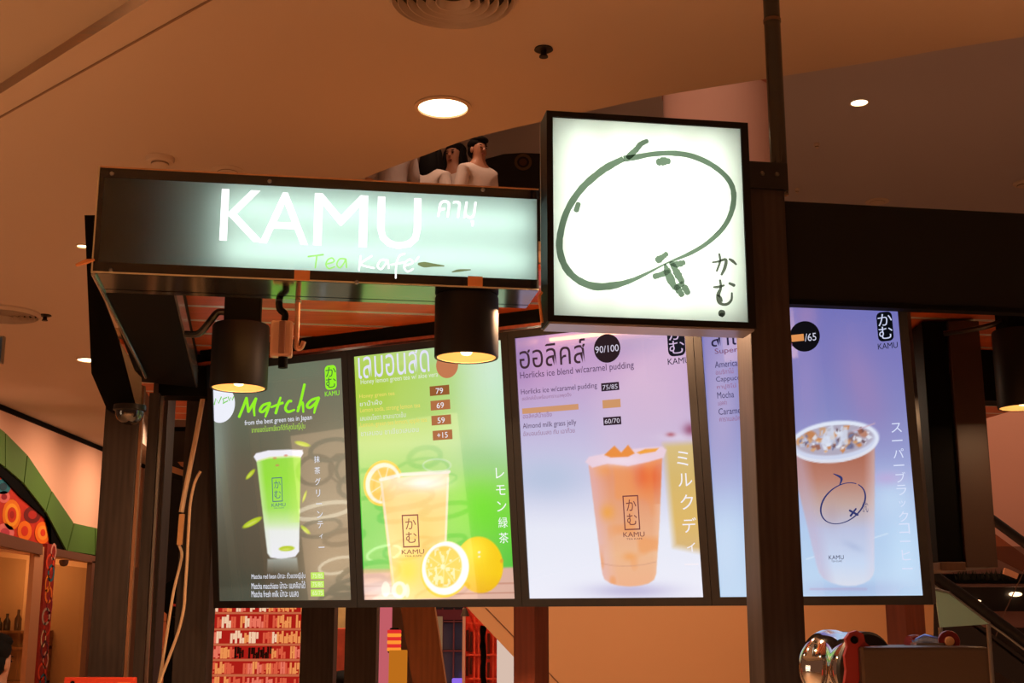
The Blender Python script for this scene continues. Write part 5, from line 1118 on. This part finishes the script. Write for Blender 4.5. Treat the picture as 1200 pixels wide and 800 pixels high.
def person(foot, H, yaw, label, top, bottom, hair='short', shirt_c=True, arm_pose='down'):
    """standing figure, head about H/7.5; built around the origin, facing -y, then turned by yaw"""
    t = thing('person', foot, label, 'person'); k = H / 1.72
    t.rotation_euler = (0, 0, yaw)
    J = np.array([(0, 0, .93), (0, .01, 1.10), (0, .015, 1.28), (0, .01, 1.42), (0, -.005, 1.50), (0, -.012, 1.57), (0, -.012, 1.645), (0, -.005, 1.68),
                  (-.150, .012, 1.385), (-.21, .03, 1.12), (-.23, -.03, .88), (-.232, -.05, .80), (.150, .012, 1.385), (.21, .03, 1.12), (.23, -.03, .88), (.232, -.05, .80),
                  (-.09, 0, .88), (-.10, -.005, .50), (-.10, .02, .09), (-.105, -.10, .04), (.09, 0, .88), (.10, -.005, .50), (.10, .02, .09), (.105, -.10, .04)]) * k
    bones = [(0, 1), (1, 2), (2, 3), (3, 4), (4, 5), (5, 6), (6, 7), (3, 8), (8, 9), (9, 10), (10, 11), (3, 12), (12, 13), (13, 14), (14, 15), (0, 16), (16, 17), (17, 18), (18, 19), (0, 20), (20, 21), (21, 22), (22, 23)]
    R = np.array([.125, .115, .13, .10, .052, .072, .078, .055, .058, .042, .032, .030, .058, .042, .032, .030, .085, .058, .042, .035, .085, .058, .042, .035]) * k
    skin_mesh('body', J, bones, R.tolist(), M_SKIN, t)
    ids = [0, 1, 2, 3, 8, 9, 12, 13]; bn = [(0, 1), (1, 2), (2, 3), (3, 4), (4, 5), (3, 6), (6, 7), (3, 8)]
    Js = np.concatenate([J[ids], np.array([[0, .002, 1.492]]) * k])
    skin_mesh('shirt', Js, bn, (np.array([.142, .132, .148, .112, .082, .06, .082, .06, .066]) * k).tolist(), top, t)
    ids = [0, 16, 17, 18, 20, 21, 22]; bn = [(0, 1), (1, 2), (2, 3), (0, 4), (4, 5), (5, 6)]
    skin_mesh('trousers', J[ids], bn, (np.array([.136, .102, .074, .062, .102, .074, .062]) * k).tolist(), bottom, t)
    # hands: palm with fingers
    base = np.array(wloc(t)); TL = lambda p: np.array(p) * k + base
    for s in (-1, 1):
        mb = MB(); mb.ellipsoid(TL((s * .232, -.055, .765)), (.018 * k, .036 * k, .045 * k), 10, 8)
        for j, (dy, ln) in enumerate(((-.03, .07), (-.012, .08), (.006, .075), (.022, .058))):
            a = TL((s * .232, -.055 + dy, .735)); mb.tube([a, a + np.array([-s * .006, -.003, -.5 * ln]) * k, a + np.array([-s * .018, -.006, -ln]) * k], [.0085 * k, .008 * k, .006 * k], 6)
        a = TL((s * .228, -.085, .775)); mb.tube([a, a + np.array([-s * .005, -.02, -.025]) * k, a + np.array([-s * .01, -.025, -.055]) * k], [.010 * k, .009 * k, .006 * k], 6)
        mb.build('hand', M_SKIN, t, True)
    # face
    for s in (-1, 1):
        MB().ellipsoid(TL((s * .030, -.082, 1.615)), (.011 * k, .007 * k, .006 * k), 10, 6).build('eye', plain('eye_dark', (24, 18, 16), .3), t, True)
        MB().ellipsoid(TL((s * .031, -.083, 1.636)), (.018 * k, .006 * k, .004 * k), 8, 5).build('eyebrow', M_HAIR, t, True)
        MB().ellipsoid(TL((s * .079, -.004, 1.60)), (.010 * k, .020 * k, .030 * k), 8, 8).build('ear', M_SKIN, t, True)
    MB().add([TL(q) for q in ((0, -.088, 1.625), (-.014, -.086, 1.588), (.014, -.086, 1.588), (0, -.108, 1.590), (0, -.090, 1.582))], [(0, 1, 3), (0, 3, 2), (1, 4, 3), (2, 3, 4)]).build('nose', M_SKIN, t, True)
    MB().ellipsoid(TL((0, -.078, 1.555)), (.024 * k, .008 * k, .006 * k), 10, 6).build('mouth', plain('lips', (150, 84, 74), .5), t, True)
    mb = MB(); mb.ellipsoid(TL((0, .022, 1.668)), (.092 * k, .094 * k, .070 * k), 20, 12)
    if hair == 'short':
        mb.ellipsoid(TL((0, .035, 1.61)), (.088 * k, .078 * k, .08 * k), 16, 10); mb.ellipsoid(TL((.012, -.04, 1.705)), (.074 * k, .05 * k, .034 * k), 12, 8); mb.ellipsoid(TL((.0, .0, 1.705)), (.08 * k, .085 * k, .045 * k), 12, 8)
    else:
        mb.ellipsoid(TL((0, .045, 1.52)), (.102 * k, .075 * k, .20 * k), 16, 12)
        for s in (-1, 1): mb.ellipsoid(TL((s * .085, .0, 1.52)), (.030 * k, .055 * k, .17 * k), 12, 10)
        mb.ellipsoid(TL((0, .06, 1.36)), (.10 * k, .05 * k, .14 * k), 14, 10)
    mb.build('hair', M_HAIR, t, True)
    return t
M_WSHIRT = plain('white_shirt', (232, 214, 204), .8, bump=.2, bscale=30); M_GSHIRT = plain('grey_shirt', (190, 178, 176), .8, bump=.2, bscale=30); M_DARK = plain('dark_trousers', (36, 32, 34), .8); M_BSHIRT = plain('black_shirt', (28, 26, 28), .8)
def up_person(px, pytop, Y, yaw, *args, **kw):
    q = at_y(px, pytop, Y); return person((q[0], Y, GZ), q[2] - GZ, yaw, *args, **kw)
up_person(560.5, 163.5, 10.15, radians(38), 'young man in a white shirt with short dark hair on the upper gallery', M_WSHIRT, M_DARK)
up_person(533, 169, 10.95, radians(-30), 'woman with long black hair beside the young man on the gallery', M_WSHIRT, M_DARK, hair='long')
up_person(506, 172, 10.5, radians(150), 'woman with long black hair seen from behind on the gallery', M_WSHIRT, M_DARK, hair='long')
up_person(462, 140, 9.85, radians(20), 'person in a pale grey shirt at the left end of the gallery group', M_GSHIRT, M_DARK)
q = at_y(-6, 748, 5.6); person((q[0], 5.6, 0), q[2], radians(160), 'black-haired person in a pale top cut off by the left edge', plain('pale_pink_top', (222, 190, 196), .8), M_DARK, hair='short')
q = at_y(402, 791.5, 6.0); person((q[0], 6.0, 0), q[2], radians(5), 'person with black hair, only the crown showing under the Matcha menu', M_BSHIRT, M_DARK, hair='short')

# ================================================================== COUNTER MACHINE, LOWER RIGHT
ct = tag(MB().bbox(.80, 1.75, 3.0, 3.68, 0, 1.14, None, .01).build('service_counter', plain('counter_dark', (60, 44, 36), .4)), 'dark service counter below the picture edge under the sealing machine', 'counter')
mc = thing('sealing_machine', at_y(1085, 800, 3.2) * [1, 1, 0] + np.array([0, 0, 1.14]), 'steel cup sealing machine with a chrome drum and red reel holders', 'machine')
Y = 3.1; x0, x1 = at_y(1009, 780, Y)[0], at_y(1160, 780, Y)[0]; zt = at_y(1085, 757.5, Y)[2]
MB().bbox(x0, x1, Y, Y + .26, 1.141, zt, None, .008).build('steel_housing', plain('satin_steel', (104, 92, 82), .34, metal=.85, bump=.05, bscale=90), mc)
ax = np.array([.50, -.86, -.03]); ax /= np.linalg.norm(ax); ce = at_y(1013, 785, 3.24); rd = .093
MB().lathe(ce, [(.0005, -.135), (rd * .96, -.135), (rd, -.125), (rd, -.105), (rd * .97, -.10), (rd * .97, -.03), (rd, -.025), (rd, 0)], axis=ax, seg=48).build('chrome_drum', M_CHROME, mc, True)
MB().lathe(ce, [(rd, .0005), (rd * 1.0, .012), (rd * .93, .018), (.0005, .018)], axis=ax, seg=48).build('black_end_cap', plain('endcap_black', (18, 17, 17), .5), mc, True)
MB().tube([ce + ax * -.135, ce + ax * -.15], .012, 12).build('axle', M_STEEL, mc, True)
M_RED = plain('red_plastic', (128, 30, 28), .4, spec=.5)
pts = [(996, 741), (1004, 738.5), (1012, 743), (1014, 752), (1020, 757), (1034, 757), (1024, 764), (1012, 770), (1008, 790), (1003, 815), (988, 815), (992, 785), (990, 768), (993, 757), (991, 748)]
MB().prism([at_y(x, y, 3.12) for x, y in pts], (0, .02, 0)).build('red_arm', M_RED, mc)
MB().lathe(at_y(1001, 749.5, 3.118), [(.0005, 0), (.009, 0), (.009, -.004)], axis=(0, 1, 0), seg=20).build('arm_pin', M_BLACK, mc, True)
MB().box(at_y(988, 820, 3.12)[0], at_y(1012, 820, 3.12)[0], 3.11, 3.2, 1.141, at_y(1000, 812, 3.12)[2]).build('arm_foot', M_RED, mc)
c = at_y(1112, 751, 3.25)
MB().lathe(c, [(.0005, -.022), (.012, -.022), (.0125, -.012), (.0245, -.012), (.026, -.006), (.026, .012), (.02, .016), (.0005, .016)], axis=(.25, 1, 0), seg=32).build('red_reel', M_RED, mc, True)
MB().lathe(c, [(.0005, -.026), (.010, -.025), (.0115, -.0225)], axis=(.25, 1, 0), seg=24).build('cream_hub', plain('cream_hub', (232, 190, 140), .4), mc, True)
MB().lathe(at_y(1070, 754, 3.3), [(.0005, -.012), (.020, -.012), (.022, 0), (.022, .014), (.0005, .014)], axis=(.9, .4, 0), seg=28).build('red_reel', M_RED, mc, True)
MB().tube([at_y(1072, 757, 3.29), at_y(1085, 752, 3.28), at_y(1104, 755, 3.26)], [.018, .020, .018], 16).build('film_roll', plain('blue_film', (120, 150, 214), .15, metal=.7), mc, True)
MB().box(at_y(1066, 760, 3.3)[0], at_y(1116, 760, 3.3)[0], 3.24, 3.32, zt + .0002, zt + .006).build('roll_cradle', M_STEEL, mc)
rd_ = thing('red_menu_stand', at_y(118, 800, 4.4) * [1, 1, 0], 'red board whose top edge shows at the bottom left below the post', 'signboard')
Y = 4.4; MB().bbox(at_y(75, 795, Y)[0], at_y(158, 795, Y)[0], Y, Y + .03, at_y(118, 793.5, Y)[2] - .5, at_y(118, 793.5, Y)[2], None, .004).build('board', plain('board_red', (206, 60, 34), .5), rd_)
MB().box(at_y(112, 795, Y)[0], at_y(122, 795, Y)[0], Y + .005, Y + .025, 0, at_y(118, 793.5, Y)[2] - .501).build('leg', M_BLKMETAL, rd_)
MB().box(at_y(138, 797, Y)[0], at_y(153, 797, Y)[0], Y - .003, Y - .0005, at_y(118, 805, Y)[2], at_y(118, 799, Y)[2]).build('orange_highlight', plain('highlight_orange', (226, 120, 70), .5), rd_)  # highlight on the red board, painted as an orange patch
MB().lathe(at_y(85, 800, Y - .001), [(.0005, -.002), (.007, -.002), (.007, 0)], axis=(0, 1, 0), seg=16).build('round_mark', M_BLACK, rd_)
